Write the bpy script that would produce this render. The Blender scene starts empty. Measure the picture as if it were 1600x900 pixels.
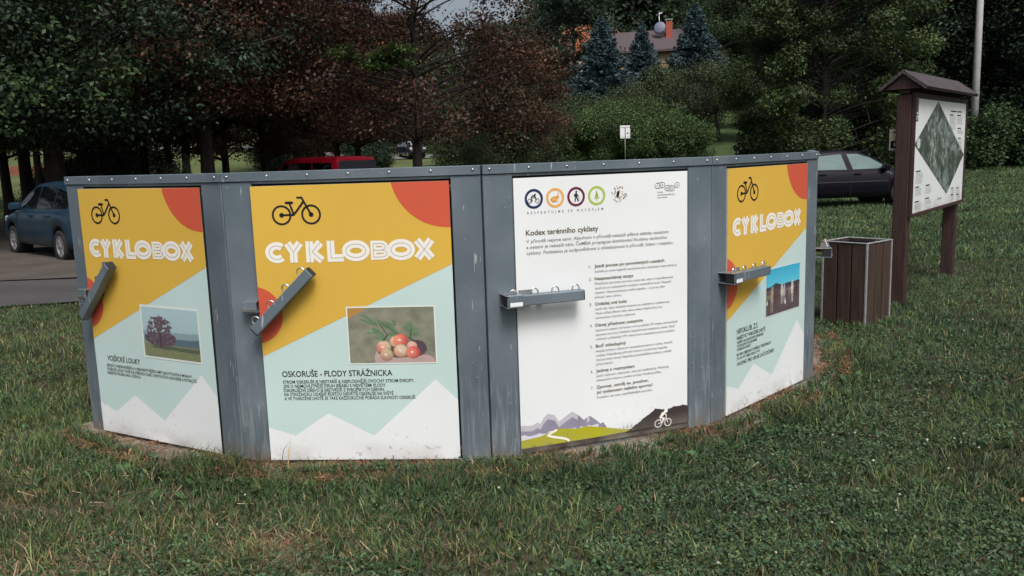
import bpy, bmesh, math, random
import numpy as np
from mathutils import Vector, Matrix
R_ = math.radians
random.seed(7)
rng = np.random.default_rng(11)
scene = bpy.context.scene
COL = scene.collection

# ------------------------------------------------------------------ camera
F_PX, PITCH, ROLL, CAM_H = 1330.0, 0.15662, -0.03231, 1.558
cp, sp = math.cos(PITCH), math.sin(PITCH)
fwd = Vector((0, cp, -sp)); rgt0 = Vector((1, 0, 0)); up0 = Vector((0, sp, cp))
rgt = math.cos(ROLL) * rgt0 + math.sin(ROLL) * up0
upv = -math.sin(ROLL) * rgt0 + math.cos(ROLL) * up0
cam = bpy.data.cameras.new('camera'); camo = bpy.data.objects.new('camera', cam); COL.objects.link(camo)
M3 = Matrix((rgt, upv, -fwd)).transposed()
camo.matrix_world = Matrix.Translation((0, 0, CAM_H)) @ M3.to_4x4()
cam.sensor_width = 36; cam.lens = 36 * F_PX / 1600
cam.clip_start = 0.05; cam.clip_end = 2000
scene.camera = camo

# ------------------------------------------------------------------ sky, sun, exposure
world = bpy.data.worlds.new('World'); scene.world = world; world.use_nodes = True
wn = world.node_tree; wn.nodes.clear()
wo = wn.nodes.new('ShaderNodeOutputWorld'); bg = wn.nodes.new('ShaderNodeBackground')
sky = wn.nodes.new('ShaderNodeTexSky'); sky.sky_type = 'NISHITA'; sky.sun_disc = False
SUN_EL, SUN_AZ = R_(56), R_(161)          # azimuth clockwise from +Y: behind the camera, a little to its right
sky.sun_elevation = SUN_EL; sky.sun_rotation = SUN_AZ
sky.air_density = 1.0; sky.dust_density = 6.0; sky.ozone_density = 1.0
hs = wn.nodes.new('ShaderNodeHueSaturation'); hs.inputs['Saturation'].default_value = 0.6   # overcast: a greyer sky
wn.links.new(sky.outputs[0], hs.inputs['Color']); wn.links.new(hs.outputs[0], bg.inputs[0]); wn.links.new(bg.outputs[0], wo.inputs[0])
bg.inputs[1].default_value = 0.075
sl = bpy.data.lights.new('sun', 'SUN'); so = bpy.data.objects.new('sun', sl); COL.objects.link(so)
sl.energy = 1.5; sl.angle = R_(22); sl.color = (1.0, 0.985, 0.96)
sd = Vector((math.sin(SUN_AZ) * math.cos(SUN_EL), math.cos(SUN_AZ) * math.cos(SUN_EL), math.sin(SUN_EL)))
so.rotation_euler = sd.to_track_quat('Z', 'Y').to_euler()
scene.view_settings.view_transform = 'Standard'; scene.view_settings.look = 'None'
scene.view_settings.exposure = 0.80; scene.view_settings.gamma = 1.0
scene.view_settings.use_curve_mapping = False
scene.cycles.max_bounces = 6; scene.cycles.diffuse_bounces = 3; scene.cycles.transparent_max_bounces = 8
scene.cycles.caustics_reflective = False; scene.cycles.caustics_refractive = False

# ------------------------------------------------------------------ helpers
def ray(px, py):
    d = fwd * F_PX + rgt * (px - 800) + upv * (450 - py)
    return d / d.y
def at(px, py, Y):                       # point at depth Y seen at a pixel of the photograph
    d = ray(px, py); return Vector((d.x * Y, Y, CAM_H + d.z * Y))
def sstep(a, b, x):
    t = np.clip((np.asarray(x, float) - a) / (b - a), 0, 1); return t * t * (3 - 2 * t)
_perm = np.random.default_rng(3).random((64, 64))
def vnoise(x, y, s=1.0, ox=0.0):         # smooth value noise 0..1
    x = np.asarray(x, float) / s + ox + 500; y = np.asarray(y, float) / s + ox * 1.7 + 500
    xi = np.floor(x).astype(int); yi = np.floor(y).astype(int)
    fx = x - xi; fy = y - yi; fx = fx * fx * (3 - 2 * fx); fy = fy * fy * (3 - 2 * fy)
    g = lambda a, b: _perm[a % 64, b % 64]
    return (g(xi, yi) * (1 - fx) + g(xi + 1, yi) * fx) * (1 - fy) + (g(xi, yi + 1) * (1 - fx) + g(xi + 1, yi + 1) * fx) * fy
def fbm(x, y, s=1.0, ox=0.0, o=3):
    return sum(vnoise(x, y, s / 2 ** k, ox + 7.3 * k) * 0.5 ** k for k in range(o)) / sum(0.5 ** k for k in range(o))
def terrain(x, y):
    x = np.asarray(x, float); y = np.asarray(y, float)
    yy = np.maximum(y, 0.5); a = x / np.maximum(yy, 4)
    wl = 1 - sstep(-0.1, 0.25, a)
    dip = -np.interp(yy, [8, 12, 17, 27], [0, .12, .20, .33]) * wl - np.interp(yy, [8, 20], [0, .09]) * (1 - wl)
    left = np.interp(yy, [30, 60, 86, 100, 200], [0, .62, 1.65, 3.0, 23]) + 1.6 * sstep(40, 84, yy) * sstep(.12, .34, -a)
    right = np.interp(yy, [24, 50, 68, 80, 110, 200], [0, 1.05, 3.9, 7.5, 16, 44])
    right = right * (1 - sstep(.36, .5, a)) + np.interp(yy, [24, 45, 55, 110, 200], [0, .62, 1.6, 14, 44]) * sstep(.36, .5, a)
    w = sstep(.03, .11, a)
    rr = sstep(3.0, 3.7, np.hypot(x + .513, y - 7.03))
    near = (fbm(x, y, 1.4, 2.0) - .5) * 0.05 * (1 - sstep(14, 30, yy)) * rr - .02 * (1 - rr)
    return dip + left * (1 - w) + right * w + near

def setp(o, label=None, cat=None, group=None, kind=None):
    if label: o['label'] = label
    if cat: o['category'] = cat
    if group: o['group'] = group
    if kind: o['kind'] = kind
    return o
def empty(name, loc=(0, 0, 0), rz=0.0, **k):
    o = bpy.data.objects.new(name, None); COL.objects.link(o); o.location = loc; o.rotation_euler = (0, 0, rz)
    o.empty_display_size = 0.1
    return setp(o, **k)
def copy_tree(o, parent=None):
    c = o.copy(); COL.objects.link(c)
    if parent is not None: c.parent = parent
    for ch in list(o.children): copy_tree(ch, c)
    return c

# ------------------------------------------------------------------ materials
def newmat(name):
    m = bpy.data.materials.new(name); m.use_nodes = True
    return m, m.node_tree, m.node_tree.nodes['Principled BSDF']
def mat(name, col, rough=.6, metal=0.0, nscale=None, namt=.25, bump=0.0, bscale=None, stretch=None, spec=.5, coat=0.0, nscale2=None):
    m, nt, b = newmat(name)
    b.inputs['Roughness'].default_value = rough; b.inputs['Metallic'].default_value = metal
    b.inputs['Specular IOR Level'].default_value = spec; b.inputs['Coat Weight'].default_value = coat
    b.inputs['Base Color'].default_value = (*col, 1)
    if nscale:
        tc = nt.nodes.new('ShaderNodeTexCoord'); mp = nt.nodes.new('ShaderNodeMapping')
        if stretch: mp.inputs['Scale'].default_value = stretch
        nt.links.new(tc.outputs['Object'], mp.inputs[0])
        n = nt.nodes.new('ShaderNodeTexNoise'); n.inputs['Scale'].default_value = nscale; n.inputs['Detail'].default_value = 6
        nt.links.new(mp.outputs[0], n.inputs[0])
        r = nt.nodes.new('ShaderNodeMapRange'); r.inputs[1].default_value = .25; r.inputs[2].default_value = .75
        r.inputs[3].default_value = 1 - namt; r.inputs[4].default_value = 1 + namt
        nt.links.new(n.outputs[0], r.inputs[0])
        mx = nt.nodes.new('ShaderNodeVectorMath'); mx.operation = 'SCALE'; mx.inputs[0].default_value = col
        nt.links.new(r.outputs[0], mx.inputs['Scale']); nt.links.new(mx.outputs[0], b.inputs['Base Color'])
        if bump:
            n2 = nt.nodes.new('ShaderNodeTexNoise'); n2.inputs['Scale'].default_value = bscale or nscale * 3; n2.inputs['Detail'].default_value = 5
            nt.links.new(mp.outputs[0], n2.inputs[0])
            bp = nt.nodes.new('ShaderNodeBump'); bp.inputs['Strength'].default_value = bump; bp.inputs['Distance'].default_value = .02
            nt.links.new(n2.outputs[0], bp.inputs['Height']); nt.links.new(bp.outputs[0], b.inputs['Normal'])
    return m
def attr_mat(name, rough=.8, transl=0.0, objvar=0.0, spec=.3, attr='col', nsc=0, namt=.2):
    m, nt, b = newmat(name)
    b.inputs['Roughness'].default_value = rough; b.inputs['Specular IOR Level'].default_value = spec
    a = nt.nodes.new('ShaderNodeAttribute'); a.attribute_name = attr
    src = a.outputs['Color']
    if nsc:
        tc = nt.nodes.new('ShaderNodeTexCoord')
        n = nt.nodes.new('ShaderNodeTexNoise'); n.inputs['Scale'].default_value = nsc; n.inputs['Detail'].default_value = 5
        nt.links.new(tc.outputs['Object'], n.inputs[0])
        r = nt.nodes.new('ShaderNodeMapRange'); r.inputs[1].default_value = .3; r.inputs[2].default_value = .7
        r.inputs[3].default_value = 1 - namt; r.inputs[4].default_value = 1 + namt; nt.links.new(n.outputs[0], r.inputs[0])
        v = nt.nodes.new('ShaderNodeVectorMath'); v.operation = 'SCALE'
        nt.links.new(src, v.inputs[0]); nt.links.new(r.outputs[0], v.inputs['Scale']); src = v.outputs[0]
    nt.links.new(src, b.inputs['Base Color'])
    if transl:
        t = nt.nodes.new('ShaderNodeBsdfTranslucent'); nt.links.new(src, t.inputs[0])
        mx = nt.nodes.new('ShaderNodeMixShader'); mx.inputs[0].default_value = transl
        out = nt.nodes['Material Output']
        nt.links.new(b.outputs[0], mx.inputs[1]); nt.links.new(t.outputs[0], mx.inputs[2]); nt.links.new(mx.outputs[0], out.inputs[0])
    return m

def steel_mat():
    m, nt, b = newmat('painted_steel')
    b.inputs['Roughness'].default_value = .42; b.inputs['Metallic'].default_value = .25
    tc = nt.nodes.new('ShaderNodeTexCoord'); L = nt.links.new
    def noise(scale, sc=(1, 1, 1), det=5):
        mp = nt.nodes.new('ShaderNodeMapping'); mp.inputs['Scale'].default_value = sc
        oi = nt.nodes.new('ShaderNodeObjectInfo'); ad = nt.nodes.new('ShaderNodeVectorMath'); ad.operation = 'ADD'
        L(tc.outputs['Object'], ad.inputs[0]); L(oi.outputs['Location'], ad.inputs[1]); L(ad.outputs[0], mp.inputs[0])
        n = nt.nodes.new('ShaderNodeTexNoise'); n.inputs['Scale'].default_value = scale; n.inputs['Detail'].default_value = det
        L(mp.outputs[0], n.inputs[0]); return n.outputs[0]
    def ramp(src, a, bb, lo=0, hi=1):
        r = nt.nodes.new('ShaderNodeMapRange'); r.inputs[1].default_value = a; r.inputs[2].default_value = bb
        r.inputs[3].default_value = lo; r.inputs[4].default_value = hi; L(src, r.inputs[0]); return r.outputs[0]
    def mix(f, c1, c2):
        x = nt.nodes.new('ShaderNodeMix'); x.data_type = 'RGBA'
        L(f, x.inputs[0])
        for i, c in ((6, c1), (7, c2)):
            if isinstance(c, tuple): x.inputs[i].default_value = (*c, 1)
            else: L(c, x.inputs[i])
        return x.outputs[2]
    def mul(a, bb):
        x = nt.nodes.new('ShaderNodeMath'); x.operation = 'MULTIPLY'; L(a, x.inputs[0]); L(bb, x.inputs[1]); return x.outputs[0]
    base = mix(ramp(noise(2.2), .35, .65), (.112, .148, .176), (.172, .212, .245))
    sx = nt.nodes.new('ShaderNodeSeparateXYZ'); L(tc.outputs['Object'], sx.inputs[0])
    low = ramp(sx.outputs['Z'], .75, .05)
    streak = mul(ramp(noise(14, (4, 1, .35)), .50, .66), low)                 # dried water runs near the foot
    c = mix(mul(streak, ramp(noise(3), .3, .7)), base, (.34, .38, .40))
    spl = mul(ramp(sx.outputs['Z'], .16, .0), ramp(noise(7), .4, .62))        # soil splashed on the foot
    c = mix(spl, c, (.20, .17, .14))
    smd = mul(ramp(noise(4.5), .58, .72, 0, .45), ramp(noise(17), .3, .7)); c = mix(smd, c, (.30, .34, .37))      # dull wiped smears
    scr = ramp(noise(60, (1, 1, .12), 2), .70, .74)                            # scratches
    c = mix(scr, c, (.42, .45, .47))
    spk = ramp(noise(95, (1, 1, 1), 1), .76, .79); c = mix(spk, c, (.45, .48, .5))
    L(c, b.inputs['Base Color'])
    L(ramp(noise(5), .3, .7, .34, .55), b.inputs['Roughness'])
    bp = nt.nodes.new('ShaderNodeBump'); bp.inputs['Strength'].default_value = .12; bp.inputs['Distance'].default_value = .03
    L(noise(3.0, det=2), bp.inputs['Height']); L(bp.outputs[0], b.inputs['Normal'])
    return m
MT = {}
MT['steel'] = steel_mat()
MT['steel_dark'] = mat('bare_dark_steel', (.045, .052, .056), .38, .5, 8, .25)
MT['zinc'] = mat('zinc_plated', (.55, .56, .56), .3, .9, 20, .2)
MT['black'] = mat('gap_black', (.006, .006, .008), .8)
MT['rubber'] = mat('rubber', (.012, .012, .013), .75, 0, 12, .2)
MT['edge'] = mat('sheet_edge', (.62, .60, .55), .5)

def dirty(name, col):                 # printed vinyl with faint dirt specks and soil splashes at the foot
    m, nt, b = newmat(name); L = nt.links.new
    b.inputs['Roughness'].default_value = .33; b.inputs['Specular IOR Level'].default_value = .5
    tc = nt.nodes.new('ShaderNodeTexCoord')
    oi = nt.nodes.new('ShaderNodeObjectInfo'); ad = nt.nodes.new('ShaderNodeVectorMath'); ad.operation = 'ADD'
    L(tc.outputs['Object'], ad.inputs[0]); L(oi.outputs['Location'], ad.inputs[1])
    def noise(scale, det=4):
        n = nt.nodes.new('ShaderNodeTexNoise'); n.inputs['Scale'].default_value = scale; n.inputs['Detail'].default_value = det
        L(ad.outputs[0], n.inputs[0]); return n.outputs[0]
    def ramp(src, a, bb, lo=0, hi=1):
        r = nt.nodes.new('ShaderNodeMapRange'); r.inputs[1].default_value = a; r.inputs[2].default_value = bb
        r.inputs[3].default_value = lo; r.inputs[4].default_value = hi; L(src, r.inputs[0]); return r.outputs[0]
    def mul(a, bb):
        x = nt.nodes.new('ShaderNodeMath'); x.operation = 'MULTIPLY'; L(a, x.inputs[0]); L(bb, x.inputs[1]); return x.outputs[0]
    def mx(f, c1, c2):
        x = nt.nodes.new('ShaderNodeMix'); x.data_type = 'RGBA'; L(f, x.inputs[0])
        for i, c in ((6, c1), (7, c2)):
            if isinstance(c, tuple): x.inputs[i].default_value = (*c, 1)
            else: L(c, x.inputs[i])
        return x.outputs[2]
    sx = nt.nodes.new('ShaderNodeSeparateXYZ'); L(tc.outputs['Object'], sx.inputs[0])
    c = mx(ramp(noise(1.7), .3, .7, 0, 1), tuple(v * .93 for v in col), col)
    low = ramp(sx.outputs['Z'], .22, .0)
    c = mx(mul(mul(low, ramp(noise(38, 3), .60, .72)), ramp(noise(4), .42, .6)), c, (.10, .085, .07))
    c = mx(mul(ramp(sx.outputs['Z'], .10, 0, 0, .6), ramp(noise(6), .35, .7)), c, (.30, .27, .22))
    c = mx(ramp(noise(70, 1), .785, .80, 0, .6), c, (.12, .11, .09))
    L(c, b.inputs['Base Color']); return m
MT['white'] = dirty('print_white', (.80, .83, .84))
MT['yellow'] = dirty('print_yellow', (.70, .44, .070))
MT['red'] = dirty('print_red', (.62, .105, .055))
MT['mint'] = dirty('print_mint', (.55, .70, .68))
MT['ink'] = mat('print_ink', (.012, .012, .014), .4)
MT['ink_grey'] = mat('print_grey_ink', (.16, .155, .16), .45)
MT['ink_olive'] = mat('print_olive_ink', (.10, .075, .035), .45)
MT['title'] = mat('print_title_white', (.84, .82, .76), .4)
MT['inline'] = mat('print_title_inline', (.30, .24, .12), .4)
MT['navy'] = mat('print_navy', (.012, .022, .09), .4)
MT['orange'] = mat('print_orange', (.75, .38, .10), .4)
MT['maroon'] = mat('print_maroon', (.14, .012, .045), .4)
MT['lime'] = mat('print_lime', (.38, .50, .09), .4)
MT['olive'] = dirty('print_meadow', (.42, .40, .02))
MT['umber'] = dirty('print_umber', (.055, .043, .043))
MT['pic'] = attr_mat('printed_picture', .33, spec=.5)

# ------------------------------------------------------------------ mesh builder
class MB:
    def __init__(s): s.v = []; s.f = []; s.m = []; s.mats = []; s.s = []
    def mi(s, m):
        if m not in s.mats: s.mats.append(m)
        return s.mats.index(m)
    def add(s, vs, fs, m, smooth=False):
        b = len(s.v); s.v += [tuple(v) for v in vs]; i = s.mi(m)
        for f in fs: s.f.append([b + k for k in f]); s.m.append(i); s.s.append(smooth)
        return s
    def box(s, x0, x1, y0, y1, z0, z1, m, T=None):
        vs = [Vector((x, y, z)) for z in (z0, z1) for y in (y0, y1) for x in (x0, x1)]
        if T is not None: vs = [T @ v for v in vs]
        return s.add(vs, [(0, 2, 3, 1), (4, 5, 7, 6), (0, 1, 5, 4), (2, 6, 7, 3), (0, 4, 6, 2), (1, 3, 7, 5)], m)
    def bbox(s, x0, x1, y0, y1, z0, z1, m, b=.004, T=None):      # box with chamfered edges
        bm = bmesh.new(); bmesh.ops.create_cube(bm, size=1)
        for v in bm.verts: v.co = Vector(((x0 + x1) / 2 + v.co.x * (x1 - x0), (y0 + y1) / 2 + v.co.y * (y1 - y0), (z0 + z1) / 2 + v.co.z * (z1 - z0)))
        bmesh.ops.bevel(bm, geom=bm.edges[:], offset=b, segments=1, affect='EDGES')
        vs = [(T @ v.co) if T is not None else v.co.copy() for v in bm.verts]; bm.verts.index_update()
        s.add(vs, [[v.index for v in f.verts] for f in bm.faces], m); bm.free(); return s
    def tube(s, pts, rad, m, n=8, caps=True, closed=False):
        pts = [Vector(p) for p in pts]; rs = rad if hasattr(rad, '__len__') else [rad] * len(pts)
        vs = []; N = len(pts); prev = None
        for i, p in enumerate(pts):
            if closed: t = pts[(i + 1) % N] - pts[i - 1]
            else: t = pts[min(i + 1, N - 1)] - pts[max(i - 1, 0)]
            t.normalize()
            if prev is None:
                a = Vector((0, 0, 1)) if abs(t.z) < .9 else Vector((1, 0, 0)); prev = t.cross(a).normalized()
            u = (prev - t * prev.dot(t)).normalized(); prev = u; w = t.cross(u)
            for k in range(n):
                an = 2 * math.pi * k / n; vs.append(p + (u * math.cos(an) + w * math.sin(an)) * rs[i])
        fs = []
        for i in range(N if closed else N - 1):
            a = i * n; b = ((i + 1) % N) * n
            for k in range(n): fs.append((a + k, a + (k + 1) % n, b + (k + 1) % n, b + k))
        if caps and not closed: fs.append(tuple(range(n - 1, -1, -1))); fs.append(tuple((N - 1) * n + k for k in range(n)))
        return s.add(vs, fs, m, True)
    def lathe(s, prof, c, axis, m, n=24, closed=False):       # prof: (radius, along)
        c = Vector(c); axis = Vector(axis).normalized(); a = Vector((0, 0, 1)) if abs(axis.z) < .9 else Vector((1, 0, 0))
        u = axis.cross(a).normalized(); w = axis.cross(u); vs = []
        for r, h in prof:
            for k in range(n):
                an = 2 * math.pi * k / n; vs.append(c + axis * h + (u * math.cos(an) + w * math.sin(an)) * r)
        fs = []; P = len(prof)
        for i in range(P if closed else P - 1):
            a0 = i * n; b0 = ((i + 1) % P) * n
            for k in range(n): fs.append((a0 + k, a0 + (k + 1) % n, b0 + (k + 1) % n, b0 + k))
        return s.add(vs, fs, m, True)
    def build(s, name, parent=None, loc=None, **k):
        me = bpy.data.meshes.new(name); me.from_pydata(s.v, [], s.f)
        for m in s.mats: me.materials.append(m)
        me.polygons.foreach_set('material_index', s.m); me.polygons.foreach_set('use_smooth', s.s); me.update()
        o = bpy.data.objects.new(name, me); COL.objects.link(o)
        if parent is not None: o.parent = parent
        if loc is not None: o.location = loc
        return setp(o, **k)
def np_mesh(name, V, F, col=None, m=None, parent=None, smooth=False, percorner=False):
    """fast mesh from numpy: V (n,3), F (k,c) faces all with c corners, col per vertex (n,3)"""
    me = bpy.data.meshes.new(name); nf, c = F.shape
    me.vertices.add(len(V)); me.vertices.foreach_set('co', np.ascontiguousarray(V, np.float32).ravel())
    me.loops.add(nf * c); me.loops.foreach_set('vertex_index', np.ascontiguousarray(F, np.int32).ravel())
    me.polygons.add(nf); me.polygons.foreach_set('loop_start', np.arange(nf, dtype=np.int32) * c)
    me.polygons.foreach_set('loop_total', np.full(nf, c, np.int32))
    if smooth: me.polygons.foreach_set('use_smooth', np.ones(nf, bool))
    if col is not None:
        at_ = me.color_attributes.new('col', 'FLOAT_COLOR', 'POINT')
        at_.data.foreach_set('color', np.c_[col, np.ones(len(col))].astype(np.float32).ravel())
    me.update(calc_edges=True)
    if m: me.materials.append(m)
    o = bpy.data.objects.new(name, me); COL.objects.link(o)
    if parent is not None: o.parent = parent
    return o

# ------------------------------------------------------------------ flat printing on a door (x right, z up, y towards the ring)
_txt = None
def text_geo(s, res=3, bold=0.0):
    c = bpy.data.curves.new('tmp', 'FONT'); c.body = s; c.offset = bold; c.resolution_u = res; c.fill_mode = 'FRONT'
    o = bpy.data.objects.new('tmp', c); COL.objects.link(o); bpy.context.view_layer.update()
    dg = bpy.context.evaluated_depsgraph_get(); e = o.evaluated_get(dg); me = e.to_mesh()
    vs = np.array([v.co[:2] for v in me.vertices]) if len(me.vertices) else np.zeros((0, 2))
    fs = [list(p.vertices) for p in me.polygons]
    e.to_mesh_clear(); bpy.data.objects.remove(o); bpy.data.curves.remove(c)
    return vs, fs
class Print(MB):
    def __init__(s, y0=-.0006): super().__init__(); s.y0 = y0
    def poly(s, pts, m, layer=0):
        y = s.y0 - .0005 * layer
        return s.add([(x, y, z) for x, z in pts], [tuple(range(len(pts)))], m)
    def rect(s, x0, z0, x1, z1, m, layer=0): return s.poly([(x0, z0), (x1, z0), (x1, z1), (x0, z1)], m, layer)
    def ring(s, cx, cz, r0, r1, m, layer=0, n=40, a0=0, a1=2 * math.pi):
        y = s.y0 - .0005 * layer; vs = []; 
        for k in range(n + 1):
            a = a0 + (a1 - a0) * k / n
            vs += [(cx + r0 * math.cos(a), y, cz + r0 * math.sin(a)), (cx + r1 * math.cos(a), y, cz + r1 * math.sin(a))]
        return s.add(vs, [(2 * k, 2 * k + 1, 2 * k + 3, 2 * k + 2) for k in range(n)], m)
    def disc(s, cx, cz, r, m, layer=0, n=36, sx=1.0, clip=None):
        pts = [(cx + sx * r * math.cos(2 * math.pi * k / n), cz + r * math.sin(2 * math.pi * k / n)) for k in range(n)]
        return s.poly(pts, m, layer)
    def clipdisc(s, cx, cz, r, m, layer, x0, x1, z0, z1, n=96):      # sector-wise clamped disc
        pts = []
        for k in range(n):
            a = 2 * math.pi * k / n
            pts.append((cx + r * math.cos(a), cz + r * math.sin(a)))
        def clip(P, f, inter):
            out = []
            for i in range(len(P)):
                a, b = P[i - 1], P[i]
                if f(b):
                    if not f(a): out.append(inter(a, b))
                    out.append(b)
                elif f(a): out.append(inter(a, b))
            return out
        def ix(v): return lambda a, b: (v, a[1] + (b[1] - a[1]) * (v - a[0]) / (b[0] - a[0]))
        def iz(v): return lambda a, b: (a[0] + (b[0] - a[0]) * (v - a[1]) / (b[1] - a[1]), v)
        pts = clip(pts, lambda p: p[0] >= x0, ix(x0)); pts = clip(pts, lambda p: p[0] <= x1, ix(x1))
        pts = clip(pts, lambda p: p[1] >= z0, iz(z0)); pts = clip(pts, lambda p: p[1] <= z1, iz(z1))
        return s.poly(pts, m, layer)
    def stroke(s, pts, w, m, layer=0, closed=False, cap=False):     # mitred band along a path
        P = [Vector(p) for p in pts]; N = len(P); y = s.y0 - .0005 * layer; vs = []
        for i in range(N):
            a = P[i - 1] if (closed or i > 0) else None; b = P[(i + 1) % N] if (closed or i < N - 1) else None
            d1 = (P[i] - a).normalized() if a is not None else None; d2 = (b - P[i]).normalized() if b is not None else None
            if d1 is None: n = Vector((-d2.y, d2.x)); k = 1
            elif d2 is None: n = Vector((-d1.y, d1.x)); k = 1
            else:
                n1 = Vector((-d1.y, d1.x)); n2 = Vector((-d2.y, d2.x)); n = (n1 + n2)
                if n.length < 1e-6: n = n1
                n.normalize(); k = 1 / max(.45, n.dot(n1))
            for sg in (1, -1):
                q = P[i] + n * (sg * w / 2 * k); vs.append((q.x, y, q.y))
        fs = [(2 * i, 2 * i + 1, 2 * ((i + 1) % N) + 1, 2 * ((i + 1) % N)) for i in range(N if closed else N - 1)]
        s.add(vs, fs, m)
        if cap:
            for p in (P[0], P[-1]): s.disc(p.x, p.y, w / 2, m, layer, 10)
        return s
    def text(s, body, x, z, cap, m, width=None, layer=1, align='l', res=3, bold=.006):
        vs, fs = text_geo(body, res, bold)
        if not len(vs): return s
        k = cap / .69; w0 = vs[:, 0].max() - vs[:, 0].min(); kx = width / w0 if width else k
        X = (vs[:, 0] - vs[:, 0].min()) * kx; Z = vs[:, 1] * k
        if align == 'c': X = X - (w0 * kx) / 2
        par = list(range(len(X)))                       # every glyph piece at its own hair's breadth, so bold strokes never lie coplanar
        def find(a):
            while par[a] != a: par[a] = par[par[a]]; a = par[a]
            return a
        for f in fs:
            r0 = find(f[0])
            for q_ in f[1:]: par[find(q_)] = r0
        ids = {}; y = [s.y0 - .0005 * layer - .00008 * (ids.setdefault(find(k), len(ids)) % 3) for k in range(len(X))]
        return s.add([(x + a, yy_, z + b) for a, yy_, b in zip(X, y, Z)], fs, m)
def picture(img, x0, z0, w, h, name, parent, y, label=None):
    """a printed photograph: a fine grid coloured from procedural arrays; img[row 0 = top]"""
    H, W, _ = img.shape
    xs = np.linspace(x0, x0 + w, W + 1); zs = np.linspace(z0 + h, z0, H + 1)
    # one quad per cell with own vertices
    X0, Z0 = np.meshgrid(xs[:-1], zs[:-1]); X1, Z1 = np.meshgrid(xs[1:], zs[1:])
    V = np.stack([np.stack([X0, Z1], -1), np.stack([X1, Z1], -1), np.stack([X1, Z0], -1), np.stack([X0, Z0], -1)], 2).reshape(-1, 2)
    V = np.c_[V[:, 0], np.full(len(V), y), V[:, 1]]; F = np.arange(len(V)).reshape(-1, 4)
    C = np.repeat(img.reshape(-1, 3), 4, 0)
    o = np_mesh(name, V, F, C, MT['pic'], parent)
    if label: o['label'] = label
    return o

# ------------------------------------------------------------------ ground sheet
CORN = [(-2.5386, 4.9258), (-1.4272, 4.2547), (-0.1273, 4.1334), (1.0898, 4.5887), (1.9922, 5.5245)]
CEN = (-0.513, 7.03)                                 # centre of the ring of lockers
e_ang = math.atan2(CORN[4][1] - CORN[3][1], CORN[4][0] - CORN[3][0]) + 2 * math.pi / 14
CORN.append((CORN[4][0] + 1.3 * math.cos(e_ang), CORN[4][1] + 1.3 * math.sin(e_ang)))
A0, A1 = -.767 - .05, 1.52                           # the arc the lockers stand on
def ring_r(x, y):
    x = np.asarray(x, float); y = np.asarray(y, float); a = np.arctan2(x - CEN[0], CEN[1] - y); r = np.hypot(x - CEN[0], y - CEN[1])
    return np.where((a > A0) & (a < A1) & (r > .75), r, 9.0)
def drymask(x, y):                                    # worn, straw coloured turf low on the left
    x = np.asarray(x, float); y = np.asarray(y, float)
    n = fbm(x, y, .8, 4.0, 3)
    a = np.exp(-(((x + 1.9) / 1.3) ** 2 + ((y - 3.0) / .55) ** 2)) * 1.15
    b = np.exp(-(((x + 1.02) / .16) ** 2 + ((y - 3.27) / .13) ** 2)) * 1.3
    c = np.exp(-(((x + 2.6) / .8) ** 2 + ((y - 3.7) / .35) ** 2)) * .5
    d = np.exp(-(((x - 6.1) / .55) ** 2 + ((y - 8.3) / .25) ** 2)) * .9
    e = np.exp(-(((x - 3.0) / .5) ** 2 + ((y - 5.9) / .2) ** 2)) * .35
    return np.clip((a + b + c + d + e) * (1.6 * np.clip(n - .22, 0, 1)) + .6 * np.maximum(0, fbm(x, y, 1.7, 9.0) - .64), 0, 1)
def padmask(x, y):                                    # the concrete plinth round the lockers, its rim overgrown
    r = ring_r(x, y); x = np.asarray(x, float); return (1 - sstep(2.96, 3.05, r + (fbm(x, y, .4, 1.0) - .42) * .34 + .05 * sstep(.8, 1.8, x))) 
ys = np.concatenate([np.arange(.2, 9, .09), np.arange(9, 20, .3), np.arange(20, 60, 1.0), np.arange(60, 130, 2.5), np.linspace(130, 420, 18)])
us = np.linspace(-1.35, 1.35, 260)
Yg, Ug = np.meshgrid(ys, us, indexing='ij'); Xg = Ug * (Yg + 3)
Zg = terrain(Xg, Yg)
V = np.stack([Xg, Yg, Zg], -1).reshape(-1, 3)
# the ground behind the camera
n0, n1 = Yg.shape
idx = np.arange(n0 * n1).reshape(n0, n1)
F = np.stack([idx[:-1, :-1], idx[:-1, 1:], idx[1:, 1:], idx[1:, :-1]], -1).reshape(-1, 4)
x, y = V[:, 0], V[:, 1]
dm = drymask(x, y)[:, None]; nn = fbm(x, y, .35, 3.0)[:, None]; n3 = fbm(x, y, 2.2, 5.0)[:, None]
soil = np.array([[.052, .042, .030]]); straw = np.array([[.15, .115, .07]])
lawn = np.array([[.042, .065, .026]]) * (.7 + .6 * n3); nearcol = soil * (.6 + .8 * nn)
far = sstep(9, 22, np.hypot(x, y))[:, None]
Cc = nearcol * (1 - far) + lawn * (.9 + .5 * nn) * far
Cc = Cc * (1 - dm * .8) + straw * (.6 + .7 * nn) * dm * .8
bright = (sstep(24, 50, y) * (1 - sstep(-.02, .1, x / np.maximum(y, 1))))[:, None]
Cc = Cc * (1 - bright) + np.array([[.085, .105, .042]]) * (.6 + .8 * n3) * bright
MT['ground'] = attr_mat('meadow_soil', .95, nsc=9, namt=.35, spec=.1)
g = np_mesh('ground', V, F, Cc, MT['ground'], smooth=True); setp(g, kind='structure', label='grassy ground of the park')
bb = MB(); bb.add([(-300, -300, -.02), (300, -300, -.02), (300, .21, -.02), (-300, .21, -.02)], [(0, 1, 2, 3)], mat('soil_rear', (.035, .05, .024), .95))
bb.build('ground_rear', kind='structure', label='grassy ground behind the viewer')

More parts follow.
